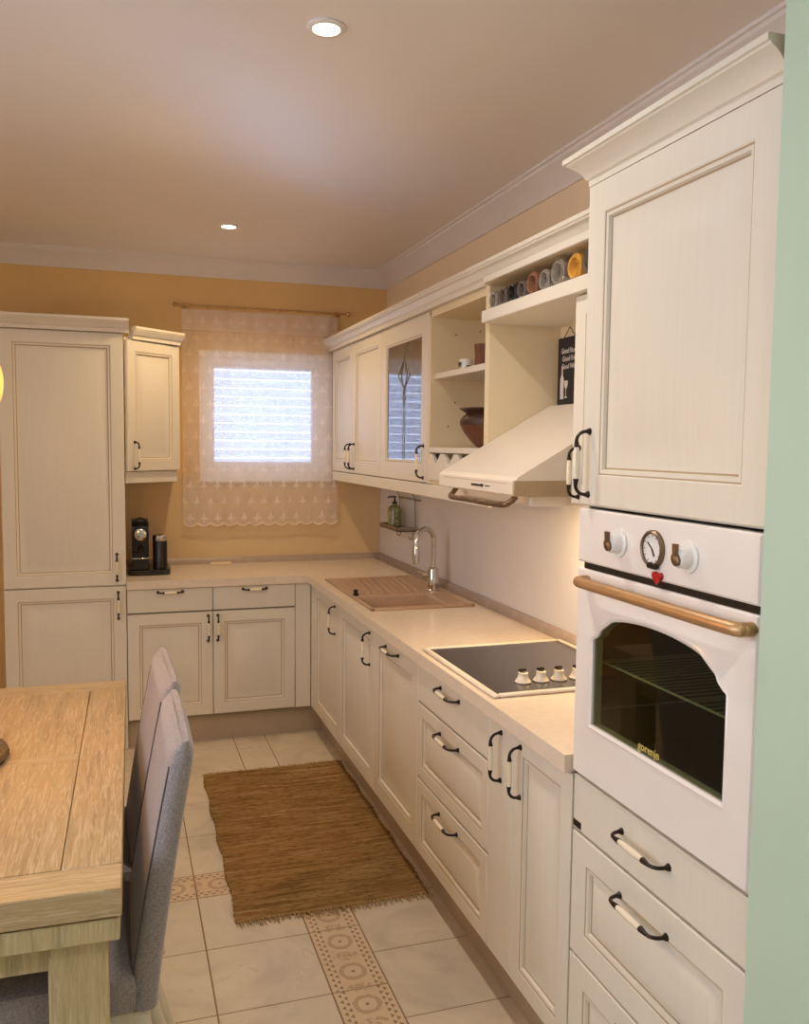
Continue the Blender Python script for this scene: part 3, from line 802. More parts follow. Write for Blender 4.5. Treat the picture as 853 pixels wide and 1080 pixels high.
def range_hood():
    y0, y1 = -2.447, -3.045; xl = -.55; xb = -.105
    zl0, zl1 = 1.462, 1.503; zt = 1.745
    t = thing('range_hood', 'ivory sloping cooker hood with a bronze rail along its front, above the hob', 'hood', (-.33, (y0+y1)/2, 1.42))
    mb = MB()
    prof = [(xb, zl0), (xl+.004, zl0), (xl, zl0+.004), (xl, zl1), (xl+.012, zl1+.012), (xb-.03, zt), (xb, zt)]
    mb.prism(prof, (0, y0, 0), (1, 0, 0), (0, 0, 1), (0, -1, 0), y0-y1)
    mb.build('canopy', 'hoodpaint', t, smooth=0)
    mb = MB(); mb.box((xl-.001, y1-.0015, zl0-.001), (xb, y1+.010, zl1+.002), .001); lab(mb.build('side_trim', 'glaze', t), 'beige side trim strip')
    mb = MB(); mb.box((xl+.06, y0-.02, 1.430), (xb-.02, y1+.02, zl0-.0005), .004); mb.build('filter_body', 'hoodpaint', t)
    mb = MB(); mb.box((-.30, -2.86, 1.4265), (-.16, -2.62, 1.4295), .001); lab(mb.build('lamp', M_hood, t), 'lit hood lamp')
    mb = MB(); pts = []
    xr = xl-.012
    pts = bez([(xl+.02, y0-.11, zl0-.002), (xl+.005, y0-.115, zl0-.018), (xr, y0-.15, zl0-.028), (xr, (y0+y1)/2, zl0-.028), (xr, y1+.07, zl0-.028), (xl+.005, y1+.035, zl0-.018), (xl+.02, y1+.03, zl0-.002)], 6)
    mb.tube(pts, .009, 10); lab(mb.build('rail', 'brown_metal', t), 'bronze rail')
    mb = MB()
    for i in range(5): mb.box((xl-.0015, -2.735-i*.016, 1.478), (xl+.002, -2.747-i*.016, 1.485), .0005)
    mb.lathe([(.005, 0), (.005, .003)], (xl-.0005, -2.822, 1.482), nx, 10)
    for i in range(3): mb.box((xl-.0012, -2.842-i*.012, 1.480), (xl+.002, -2.850-i*.012, 1.4835), .0003)
    lab(mb.build('button_row', 'metal', t), 'row of dark push buttons')
    mb = MB(); mb.box((xl-.0006, y0-.05, 1.4945), (xl+.002, y1+.05, 1.496), .0002); lab(mb.build('trim_line', 'glaze', t), 'thin beige line')
M_hood = emit('hood_lamp_glow', (255, 222, 170), 6.)
range_hood()

# ================================================================== OVEN TOWER
TY0, TY1, TX = -3.4945, -4.097, -.597
def tower():
    t = thing('oven_tower_cabinet', 'tall cream oven tower with panelled top door and three drawers beside the green wall', 'cabinet', (-.3, (TY0+TY1)/2, 0))
    mb = MB(); th = .0035; xf = TX+.02
    mb.box((xf, TY0, 0), (-.001, TY0-th, 2.174), .001); mb.box((xf, TY1, 0), (-.001, TY1+th, 2.174), .001)
    mb.box((xf, TY0-th, 1.467), (-.001, TY1+th, 2.174), .001); mb.box((xf, TY0-th, .10), (-.001, TY1+th, .849), .001)
    mb.box((-.03, TY0-th, .85), (-.001, TY1+th, 1.466), .001)
    mb.build('carcass', 'paint', t)
    d = panel_door('door', t, (xf, TY0, 1.470), ux_, z_, nx, TY0-TY1, .704, fw=.072); handle(d, (TX, TY0-.032, 1.565), z_, nx, .14)
    for i, (za, zb, hz) in enumerate(((.716, .846, .795), (.420, .713, .655), (.115, .417, .36))):
        d = panel_door('drawer', t, (xf, TY0, za), ux_, z_, nx, TY0-TY1, zb-za, fw=.066, flat=i == 0, small=True); handle(d, (TX, -3.785, hz), ux_, nx, .165)
        if i == 0:
            mb = MB(); mb.box((TX-.0015, TY0-.006, .724), (TX+.001, TY0-.040, .740), .0004); lab(mb.build('name_tag', 'metal', d), 'small dark metal tag')
    mb = MB(); mb.box((xf+.03, TY0-th, 0), (xf+.05, TY1+th, .099), .001); mb.build('plinth', 'kick', t)
    mb = MB(); p = [(-.03, 0), (.012, 0), (.012, .018), (.016, .022), (.020, .024), (.026, .036), (.038, .052), (.054, .066), (.066, .072), (.068, .078), (.076, .080), (.076, .096), (-.03, .096)]
    mb.sweep([(a*.68, 2.175+b*.68) for a, b in p], [(-.30, TY0), (TX+.012, TY0), (TX+.012, TY1)], 1); mb.build('cornice', 'paint', t, smooth=25)
tower()

def oven():
    t = thing('oven', 'white retro built-in oven with a brass handle and arched window', 'oven', (-.3, -3.795, .853))
    y0, y1 = -3.500, -4.092; xf = -.604; xb = -.578
    mb = MB(); mb.box((-.5775, y0-.012, .856), (-.10, y0-.020, 1.460), .001); mb.box((-.5775, y1+.012, .856), (-.10, y1+.020, 1.460), .001)
    mb.box((-.5775, y0-.020, .856), (-.10, y1+.020, .90), .001); mb.box((-.5775, y0-.020, 1.31), (-.10, y1+.020, 1.460), .001); mb.box((-.10, y0-.012, .856), (-.09, y1+.012, 1.46), .001)
    mb.build('body', 'enamel_dark', t)
    mb = MB(); mb.rings((xb, y0, 1.3435), ux_, z_, nx, y0-y1, 1.4635-1.3435, [(0, 0), (0, .022), (.004, .026), (.01, .0265)], [0, 0, 0]); cp = lab(mb.build('control_panel', 'white_enamel', t), 'white control panel')
    mb = MB(); mb.box((xb+.001, y0-.012, 1.326), (xb-.016, y1+.012, 1.3432), .001); mb.build('vent_slot', 'black', t)
    # door: slab with an arched opening
    def arch(o=0.):
        c = -3.797; pts = [(c+.222+o, .985-o), (c+.222+o, 1.178), (c+.212+o*.9, 1.181+o*.6), (c+.200+o*.6, 1.190+o*.7), (c+.192+o*.5, 1.203+o*.8), (c+.182, 1.209+o)]
        for k in range(1, 16):
            a = k/16; x = .170-.34*a; z = 1.203+.043*math.sqrt(max(0, 1-(x/.190)**2))
            pts.append((c+x, z+o))
        pts += [(2*c-y, z) for y, z in reversed(pts[:6])]
        return pts                                        # runs from far-bottom up over the arch to near-bottom
    z0, z1 = .8555, 1.3285; A = arch(); B = arch(.012)
    mb = MB()
    def outer(pt):
        y, z = pt; return pt
    n = len(A)
    # outer loop sampled to match: far side up, top, near side down
    O_ = []
    for i, (y, z) in enumerate(A):
        if i == 0: O_.append((y0, z0))
        elif i == 1: O_.append((y0, 1.178))
        elif i == n-1: O_.append((y1, z0))
        elif i == n-2: O_.append((y1, 1.178))
        else:
            tt = (i-2)/(n-5); O_.append((y0+(y1-y0)*tt, z1))
    lay = [(O_, xb), (O_, xf+.004), ([(y+(.004 if y < -3.8 else -.004), z+(.004 if z < 1 else (-.004 if z > 1.3 else 0))) for y, z in O_], xf), (B, xf), ([((a[0]+b[0])/2, (a[1]+b[1])/2) for a, b in zip(A, B)], xf-.003), (A, xf+.001), (A, xb)]
    k = mb.add([(x, y, z) for L, x in lay for (y, z) in L], [])
    for r in range(len(lay)-1):
        for q in range(n): mb.f.append([k+r*n+q, k+r*n+(q+1) % n, k+(r+1)*n+(q+1) % n, k+(r+1)*n+q]); mb.m.append(0)
    for q in range(n): mb.f.append([k+(len(lay)-1)*n+q, k+(len(lay)-1)*n+(q+1) % n, k+(q+1) % n, k+q]); mb.m.append(0)
    d = lab(mb.build('door', 'white_enamel', t, smooth=30), 'white enamel oven door')
    mb = MB(); mb.prism(A, (xf+.006, 0, 0), (0, 1, 0), (0, 0, 1), (1, 0, 0), .004); lab(mb.build('glass_pane', 'ovenglass', d, smooth=0), 'dark arched glass')
    mb = MB(); xr = xf-.03; zr = 1.304; ya, yb = -3.548, -4.078
    pts = bez([(xf+.002, ya, zr), (xf-.017, ya-.001, zr), (xr, ya-.03, zr), (xr, -3.8, zr), (xr, yb+.03, zr), (xf-.017, yb+.001, zr), (xf+.002, yb, zr)], 6)
    mb.tube(pts, .0125, 12); lab(mb.build('handle', 'bronze', d), 'brass bar handle')
    lab(text(d, 'gorenje', .024, 'gold', (xf+.0052, -3.79, .992), align='CENTER'), 'gold brand lettering')
    # rack in the cavity
    mb = MB()
    mb.tube([(-.555, y0-.03, 1.115), (-.555, y1+.03, 1.115)], .0028, 6); mb.tube([(-.20, y0-.03, 1.115), (-.20, y1+.03, 1.115)], .0028, 6)
    for i in range(24): y = y0-.04-i*(y0-y1-.08)/23; mb.tube([(-.557, y, 1.118), (-.20, y, 1.118)], .0018, 5)
    for yy in (y0-.024, y1+.024):
        for zz in (1.00, 1.11, 1.21): mb.tube([(-.55, yy, zz), (-.15, yy, zz)], .0025, 5)
        mb.tube([(-.55, yy, .95), (-.55, yy, 1.25)], .0025, 5)
    lab(mb.build('wire_rack', 'rackwire', t), 'pale wire rack')
    # knobs and dial
    px = xb-.0265
    for y in (-3.672, -3.905):
        mb = MB(); mb.lathe([(.030, 0), (.030, .004), (.022, .006), (.020, .022), (.017, .026)], (px, y, 1.402), nx, 24); k_ = lab(mb.build('knob', 'porcelain', cp), 'white round knob')
        mb = MB(); mb.lathe([(.0105, 0), (.0105, .005), (.007, .007)], (px-.026, y, 1.398), nx, 18, scale=(1.25, 1)); 
        mb.prism([(-.0045, 0), (.0045, 0), (.0065, .022), (-.0065, .022)], (px-.027, y, 1.405), (0, 1, 0), (0, 0, 1), nx, .006); lab(mb.build('knob_grip', 'brown_metal', cp), 'bronze knob grip')
    mb = MB(); mb.lathe([(.037, 0), (.037, .006), (.033, .010), (.030, .008), (.030, .002)], (px, -3.795, 1.404), nx, 32); lab(mb.build('clock_rim', 'brown_metal', cp), 'bronze clock rim')
    mb = MB(); mb.lathe([(.0302, 0), (.0302, .003)], (px-.001, -3.795, 1.404), nx, 28); lab(mb.build('clock_face', 'porcelain', cp), 'white clock face')
    mb = MB(); x = px-.0045
    mb.tube([(x, -3.795, 1.404), (x, -3.780, 1.416)], .0016, 5); mb.tube([(x, -3.795, 1.404), (x, -3.803, 1.390)], .002, 5)
    for k in range(12):
        w = 2*PI*k/12; mb.tube([(x, -3.795+.024*math.sin(w), 1.404+.024*math.cos(w)), (x, -3.795+.027*math.sin(w), 1.404+.027*math.cos(w))], .0009, 4)
    mb.box((px-.012, -3.786, 1.366), (px-.002, -3.818, 1.378), .003)
    lab(mb.build('clock_hands', 'metal', cp), 'dark clock hands and base')
    mb = MB(); mb.lathe([(.0045, 0), (.0045, .0015)], (px, -4.385, 1.396), nx, 10); mb.build('indicator_light', 'black', cp)
    return px
PX = oven()
mb = MB(); hp = []
for k in range(32):
    w = 2*PI*k/32; hp.append((.0148*math.sin(w)**3, .0125*(.8125*math.cos(w)-.3125*math.cos(2*w)-.125*math.cos(3*w)-.0625*math.cos(4*w))*1.1))
mb.prism(hp, (PX-.0005, -3.815, 1.3515), (0, -1, 0), z_, nx, .007)
one(mb, 'heart_magnet', 'red', 'small red heart stuck on the oven front below the clock', 'magnet', smooth=50)

# ================================================================== SMALL THINGS
def clay_pot():
    mb = MB(); p = [(.030, 0), (.044, .004), (.066, .026), (.094, .060), (.108, .088), (.110, .104), (.101, .120), (.088, .130), (.086, .134), (.104, .146), (.114, .151), (.112, .155), (.098, .152), (.078, .132)]
    mb.lathe(p, (-.215, -2.085, 1.5925), z_, 28, mis=[0, 0, 0, 0, 1, 1, 1, 1, 1, 1, 1, 1, 1])
    one(mb, 'clay_pot', ['clay', 'clay_dark'], 'round brown clay pot with a wide rim on the lower open shelf', 'pot')
clay_pot()
def mini_cup():
    t = thing('cup', 'tiny white cup with a grey motif on the middle open shelf', 'cup', (-.27, -1.985, 1.8975))
    mb = MB(); mb.lathe([(.020, 0), (.024, .002), (.027, .045), (.0265, .046), (.023, .044), (.020, .006)], (-.27, -1.985, 1.8975), z_, 20); mb.build('body', 'porcelain', t)
    mb = MB()
    for a in (-.012, .004): mb.tube(bez([(-.2955-.0005, -1.980+a, 1.912), (-.297, -1.986+a, 1.926), (-.296, -1.978+a, 1.932), (-.296, -1.974+a, 1.918)], 3), .0016, 4)
    mb.build('motif', 'ink', t)
mini_cup()
mb = MB(); mb.lathe([(.040, 0), (.043, .002), (.040, .05), (.044, .088), (.042, .090), (.036, .088), (.034, .02)], (-.255, -2.135, 1.8975), z_, 8)
one(mb, 'wooden_beaker', 'brownbox', 'brown carved wooden beaker beside the tiny cup on the middle open shelf', 'beaker', smooth=20)
mb = MB(); mb.lathe([(.010, 0), (.013, .006), (.009, .014), (.003, .017)], (-.29, -2.06, 1.8975), z_, 12)
one(mb, 'trinket', 'clay_dark', 'tiny brown trinket lying between the white cup and the wooden beaker', 'trinket')

# bottles lying on the shelf, ends to the front
def bottle(y, r, kind, label, L=.24, x=None, dz=0.):
    x = NX+.012 if x is None else x
    t = thing('bottle', label, 'bottle', (x+L/2, y, 2.0615), 'bottles and jars lying on the shelf above the hood')
    c = V((x, y, 2.0615+r+dz))
    mb = MB(); mb.lathe([(r*.10, .022), (r*.30, .020), (r*.38, .010), (r*.46, .012), (r*.55, .014), (r*.66, .002), (r*.80, 0), (r*.88, .006), (r*.97, .006), (r, .014), (r, L*.55), (r*.85, L*.64), (r*.36, L*.75), (r*.32, L*.93), (r*.40, L*.94), (r*.40, L)], c, (1, 0, 0), 20)
    mb.build('body', kind, t)
    mb = MB(); mb.lathe([(r*.30, L), (r*.30, L+.014)], c, (1, 0, 0), 10); mb.build('stopper', 'cork', t)
for y, r, k, l in ((-2.50, .030, 'clear', 'small clear glass bottle farthest from the oven tower on the high shelf'), (-2.575, .031, 'smoke', 'small smoky glass bottle second from the left on the high shelf'),
                   (-2.647, .032, 'darkglass', 'black glass bottle end, third from the left on the high shelf'), (-2.716, .030, 'smoke', 'smoky grey bottle between the black one and the brown one'),
                   (-2.790, .037, 'browngl', 'brown ringed bottle end in the middle of the high shelf'), (-2.868, .033, 'clear', 'clear glass bottle just right of the brown one'),
                   (-2.952, .040, 'clear', 'largest clear bottle end, left of the amber one'), (-3.050, .038, 'amber', 'amber yellow bottle end near the oven tower')):
    bottle(y, r, k, l)
bottle(-3.135, .040, 'smoke', 'grey glass bottle end at the right, touching the oven tower corner')

def sign():
    t = thing('hanging_sign', 'small black chalkboard plaque hung on a string in the niche above the hood', 'sign', (-.105, -2.50, 1.90))
    x = -.1015; y0, y1, z0, z1 = -2.452, -2.60, 1.745, 2.0-.02
    y0 = -2.452
    mb = MB(); mb.box((x-.008, y0, z0), (x-.0005, y1, z1), .001); mb.build('board', 'slate', t)
    mb = MB(); mb.tube([(x-.004, y0-.035, z1), (x-.004, (y0+y1)/2, 2.014), (x-.004, y1+.035, z1)], .0015, 5); mb.build('string', 'string', t)
    for i, (txt, dy) in enumerate((('Good Food', .012), ('Good Friends', .02), ('Good Wine', .016))):
        text(t, txt, .025, 'chalk', (x-.0085, y0-dy-.012, z1-.055-i*.027), .2, .9)
    mb = MB(); O = (x-.008, y0-.022, z0+.022)
    mb.prism([(.0, 0), (.024, 0), (.024, .07), (.016, .085), (.016, .115), (.008, .115), (.008, .085), (0, .07)], O, ux_, z_, nx, .001)
    O2 = (x-.008, y0-.050, z0+.025)
    mb.prism([(.004, 0), (.022, 0), (.022, .004), (.0145, .006), (.0145, .03), (.024, .042), (.026, .06), (0, .06), (.002, .042), (.0115, .03), (.0115, .006), (.004, .004)], O2, ux_, z_, nx, .001)
    mb.build('chalk_drawing', 'chalk', t, smooth=0)
sign()

def soap_rack():
    t = thing('wall_rack', 'small wire rack with a tray on the splashback, hung beneath the wall cabinets', 'rack', (-.09, -.58, 1.13))
    y0, y1 = -.42, -.75; mb = MB()
    mb.tube([(-.042, y0, 1.30), (-.042, y1-.05, 1.30)], .004, 8)
    for y in (y0-.03, y1+.02):
        mb.tube(bez([(-.042, y, 1.345), (-.060, y, 1.35), (-.066, y, 1.335), (-.050, y, 1.30), (-.048, y, 1.22), (-.048, y, 1.145), (-.07, y, 1.128), (-.155, y, 1.128)], 4), .003, 6)
    mb.build('wire_frame', 'wire', t)
    mb = MB(); mb.box((-.158, y1, 1.128), (-.04, y0, 1.136), .002)
    for a, b in (((-.158, y1), (-.154, y0)), ((-.158, y1), (-.04, y1+.004)), ((-.158, y0-.004), (-.04, y0))): mb.box((*a, 1.128), (*b, 1.152), .001)
    mb.build('tray', 'wire', t)
    for y in (y0-.06, y1+.05):
        mb = MB(); mb.tube(bez([(-.05, y, 1.128), (-.05, y, 1.09), (-.062, y, 1.08), (-.072, y, 1.095)], 4), .0028, 6); mb.build('hook', 'wire', t)
    c = (-.105, -.535, 1.1363)
    t = thing('soap_dispenser', 'green patterned soap pump bottle standing on the wire rack', 'soap dispenser', c)
    mb = MB(); mb.lathe([(.036, 0), (.040, .004), (.041, .095), (.036, .112), (.018, .122), (.016, .130)], c, z_, 20, mis=[0, 0, 0, 0, 0]); mb.build('bottle', 'soap_green', t)
    mb = MB(); mb.lathe([(.015, .130), (.015, .143), (.006, .146), (.005, .165), (.010, .167), (.010, .175)], c, z_, 14); mb.tube([V(c)+V((0, 0, .171)), V(c)+V((-.022, .022, .170)), V(c)+V((-.030, .030, .164))], .005, 8); lab(mb.build('pump', 'black', t), 'black pump head')
soap_rack()

def coffee():
    t = thing('coffee_machine', 'black capsule coffee machine with a round chrome cap, on the worktop beside the tall cabinet', 'coffee machine', (-1.44, -.36, H))
    z = H+.0003; x0, x1, yf, yb = -1.548, -1.332, -.43, -.15
    mb = MB(); mb.prism([(x0, yb), (x0, yf+.03), (x0+.01, yf+.008), (x0+.04, yf), (x1-.03, yf), (x1-.008, yf+.01), (x1, yf+.03), (x1, yb)], (0, 0, z), (1, 0, 0), (0, 1, 0), z_, .03); mb.build('base', 'black', t, smooth=30)
    cx = -1.487
    mb = MB(); w = .043
    sec = [(yb, .0305), (yf+.05, .0305), (yf+.05, .115), (yf+.035, .120), (yf+.02, .15), (yf+.02, .225), (yf+.035, .262), (yf+.07, .285), (yb-.05, .290), (yb, .265)]
    mb.prism([(a, b) for a, b in sec], (cx-w, 0, z), (0, 1, 0), z_, (1, 0, 0), 2*w); mb.build('body', 'black', t, smooth=30)
    mb = MB(); mb.lathe([(.042, 0), (.042, .012), (.036, .016), (.030, .018)], (cx, yf+.0205, z+.222), (0, -1, 0), 24); cap = lab(mb.build('brew_head', 'black', t), 'round brewing head')
    mb = MB(); mb.lathe([(.031, 0), (.031, .003), (.024, .006), (.010, .007)], (cx, yf+.004, z+.222), (0, -1, 0), 24); lab(mb.build('round_cap', 'chrome', cap), 'round chrome cap')
    mb = MB(); mb.tube(bez([(cx-.034, yf+.07, z+.24), (cx-.032, yf+.05, z+.285), (cx, yf+.045, z+.305), (cx+.032, yf+.05, z+.285), (cx+.034, yf+.07, z+.24)], 5), .006, 8); mb.build('lever', 'black', t)
    mb = MB(); mb.tube([(cx, yf+.012, z+.15), (cx, yf+.012, z+.125)], [.016, .011], 12); mb.build('spout', 'black', t)
    mb = MB(); mb.box((cx-.045, yf+.004, z+.088), (cx+.045, yf+.052, z+.096), .003); lab(mb.build('cup_tray', 'chrome', t), 'chrome cup tray')
    mb = MB(); mb.box((cx-.043, yf+.008, z+.031), (cx+.043, yf+.049, z+.087), .004); mb.build('drip_box', 'black', t)
    c = (-1.385, -.37, z+.0303)
    t2 = thing('milk_frother', 'black cylindrical milk frother with a chrome lid, right of the coffee machine', 'milk frother', c)
    mb = MB(); mb.lathe([(.034, 0), (.038, .003), (.0385, .150), (.037, .152)], c, z_, 24); mb.build('jug', 'black', t2)
    mb = MB(); mb.lathe([(.0375, .1522), (.0385, .158), (.0375, .180), (.030, .186), (.012, .188)], c, z_, 24); lab(mb.build('lid', 'chrome', t2), 'chrome lid')
coffee()
mb = MB(); mb.box((-1.09, -.10, H+.0003), (-.965, -.035, H+.012), .003)
one(mb, 'serving_board', 'slab', 'small flat cream board lying on the worktop under the curtain', 'board')

# ================================================================== CURTAIN
def curtain():
    xa, xb = -1.238, -.322; zt, zb = 2.364, 1.118; nxs, nz = 150, 40
    mb = MB(); vs = []; uv = []
    for j in range(nz+1):
        for i in range(nxs+1):
            a = i/nxs; x = xa+(xb-xa)*a; f = j/nz
            sc = .017*abs(math.sin(PI*a*12))
            z0 = zb+.012-sc; z = z0+(zt-z0)*f
            y = -.052+.007*math.sin(a*46)*(.35+.65*f)+.004*math.sin(a*17+1)
            vs.append((x, y, z)); uv.append((x-xa, z-zb))
    W = nxs+1
    fs = [[j*W+i, j*W+i+1, (j+1)*W+i+1, (j+1)*W+i] for j in range(nz) for i in range(nxs)]
    mb.add(vs, fs)
    o = mb.build('lace_curtain', 'lace', smooth=180, recalc=False)
    l = o.data.uv_layers.new(name='UVMap')
    for lp in o.data.loops: l.data[lp.index].uv = uv[lp.vertex_index]
    tag(o, 'sheer white lace curtain with a scalloped hem hanging in front of the window', 'curtain')
    mb = MB(); hem = [(vs[i][0], vs[i][1]-.001, vs[i][2]) for i in range(W)]
    mb.tube(hem, .0045, 5); mb.build('hem', 'hem', o)
    r = thing('curtain_rod', 'thin brass curtain rod with clips and end knobs above the window', 'curtain rod', (-.76, -.05, 2.385))
    mb = MB(); mb.tube([(-1.262, -.052, 2.385), (-.275, -.052, 2.385)], .006, 10); mb.build('rod', 'curtain_rod', r)
    for x, s in ((-1.262, -1), (-.275, 1)):
        mb = MB(); mb.lathe([(.006, 0), (.010, .004), (.014, .014), (.010, .024), (.004, .028)], (x, -.052, 2.385), (s, 0, 0), 14); mb.build('finial', 'curtain_rod', r)
        mb = MB(); mb.tube([(x-s*.04, -.001, 2.385), (x-s*.04, -.052, 2.385)], .006, 8); mb.lathe([(.016, 0), (.016, .004)], (x-s*.04, -.0003, 2.385), (0, -1, 0), 14); mb.build('bracket', 'curtain_rod', r)
    for k in range(9):
        x = -1.20+k*.105; mb = MB(); mb.lathe([(.0085, 0), (.010, .002), (.010, .005), (.0085, .007)], (x, -.052, 2.385), (1, 0, 0), 12); mb.tube([(x+.003, -.053, 2.377), (x+.003, -.056, 2.362)], .002, 5); mb.build('clip', 'curtain_rod', r)
curtain()

# ================================================================== RUG
def rug():
    mb = MB(); x0, x1, y0, y1 = -1.228, -.548, -1.075, -2.425; nx_, ny_ = 26, 260; vs = []
    for j in range(ny_+1):
        f = j/ny_; y = y0+(y1-y0)*f
        sk = -.010*f; wob = .0015*math.sin(j*.9)+.004*math.sin(j*.11+2)+random.uniform(-.002, .002)
        for i in range(nx_+1):
            a = i/nx_; x = x0+sk+(x1-x0)*a+(wob if i in (0, nx_) else 0)
            z = .0075+.0028*math.sin(j*PI/2.)*(1 if j % 2 else .6)+random.uniform(-.0006, .0006)
            yy = y+.012*(a-.5)*0+.0035*math.sin(a*9+j*.05)
            vs.append((x, yy, z))
    W = nx_+1
    fs = [[j*W+i, j*W+i+1, (j+1)*W+i+1, (j+1)*W+i] for j in range(ny_) for i in range(nx_)]
    k = mb.add(vs, fs)
    # skirt down to the floor
    edge = [j*W for j in range(ny_+1)]+[ny_*W+i for i in range(1, W)]+[j*W+nx_ for j in range(ny_-1, -1, -1)]+[i for i in range(nx_-1, 0, -1)]
    base = mb.add([(vs[e][0], vs[e][1], .0008) for e in edge], [])
    n = len(edge)
    for q in range(n): mb.f.append([edge[q], edge[(q+1) % n], base+(q+1) % n, base+q]); mb.m.append(0)
    mb.f.append([base+q for q in range(n)]); mb.m.append(0)
    o = tag(mb.build('rug', 'rug', smooth=60), 'brown woven rag rug with short fringes lying on the tiled floor', 'rug')
    mb = MB()
    for yy, s in ((y1, -1), (y0, 1)):
        for q in range(120):
            x = x0+(-.010 if s < 0 else 0)+(x1-x0)*(q+.5)/120; L = random.uniform(.018, .04); dx = random.uniform(-.014, .014)
            y = yy+.0035*math.sin((x-x0)/(x1-x0)*9)
            mb.tube([(x, y-s*.004, .008), (x+dx*.4, y+s*L*.5, .006), (x+dx, y+s*L, .0022)], [.0022, .0018, .0012], 4)
    f = lab(mb.build('fringe', 'fringe', o), 'pale frayed fringe'); f['kind'] = 'stuff'
rug()

# ================================================================== TABLE AND CHAIRS
def table():
    t = thing('dining_table', 'pale oak dining table with a framed plank top, cut off by the left picture edge', 'table', (-2.06, -2.81, 0))
    t.rotation_euler.z = math.radians(-.8)
    cx, cy = -2.06, -2.81; hx, hy = .472, .756; zt = .76
    def Lb(mb, a, b, m=0, bev=.0025): mb.box((cx+a[0], cy+a[1], a[2]), (cx+b[0], cy+b[1], b[2]), bev, mi=m)
    mb = MB(); g = .0012
    Lb(mb, (hx-.115, -hy+.105, zt-.056), (hx, hy-.105, zt)); Lb(mb, (-hx, -hy+.105, zt-.056), (-hx+.115, hy-.105, zt))
    Lb(mb, (-hx, -hy, zt-.056), (hx, -hy+.105-g, zt), 1); Lb(mb, (-hx, hy-.105+g, zt-.056), (hx, hy, zt), 1)
    Lb(mb, (-hx+.115+g, -.025, zt-.05), (hx-.115-g, .025, zt), 1)
    for s in (-1, 1):
        ya, yb = (s*.025+s*g, s*(hy-.105)-s*g)
        n = 4; w = (2*hx-.23-2*g)/n
        for i in range(n): Lb(mb, (-hx+.115+g+i*w, min(ya, yb), zt-.05), (-hx+.115+g+(i+1)*w, max(ya, yb), zt-.0004), bev=.0008)
    mb.build('table_top', ['wood', 'wood_x'], t)
    mb = MB(); Lb(mb, (-hx+.004, -hy+.004, .655), (hx-.004, hy-.004, .6995)); mb.build('extension_leaf', 'oak_leg', t)
    mb = MB(); ax, ay = hx-.055, hy-.055
    Lb(mb, (-ax+.08, -ay, .585), (ax-.08, -ay+.022, .6545)); Lb(mb, (-ax+.08, ay-.022, .585), (ax-.08, ay, .6545)); Lb(mb, (-ax, -ay+.08, .585), (-ax+.022, ay-.08, .6545)); Lb(mb, (ax-.022, -ay+.08, .585), (ax, ay-.08, .6545))
    mb.build('apron', 'oak_leg', t)
    for sx in (-1, 1):
        for sy in (-1, 1):
            mb = MB(); px, py = sx*(hx-.082), sy*(hy-.09); w = .054
            Lb(mb, (px-w, py-w, 0.0), (px+w, py+w, .6545), bev=.006); mb.build('leg', 'oak_leg', t)
    return t
table()

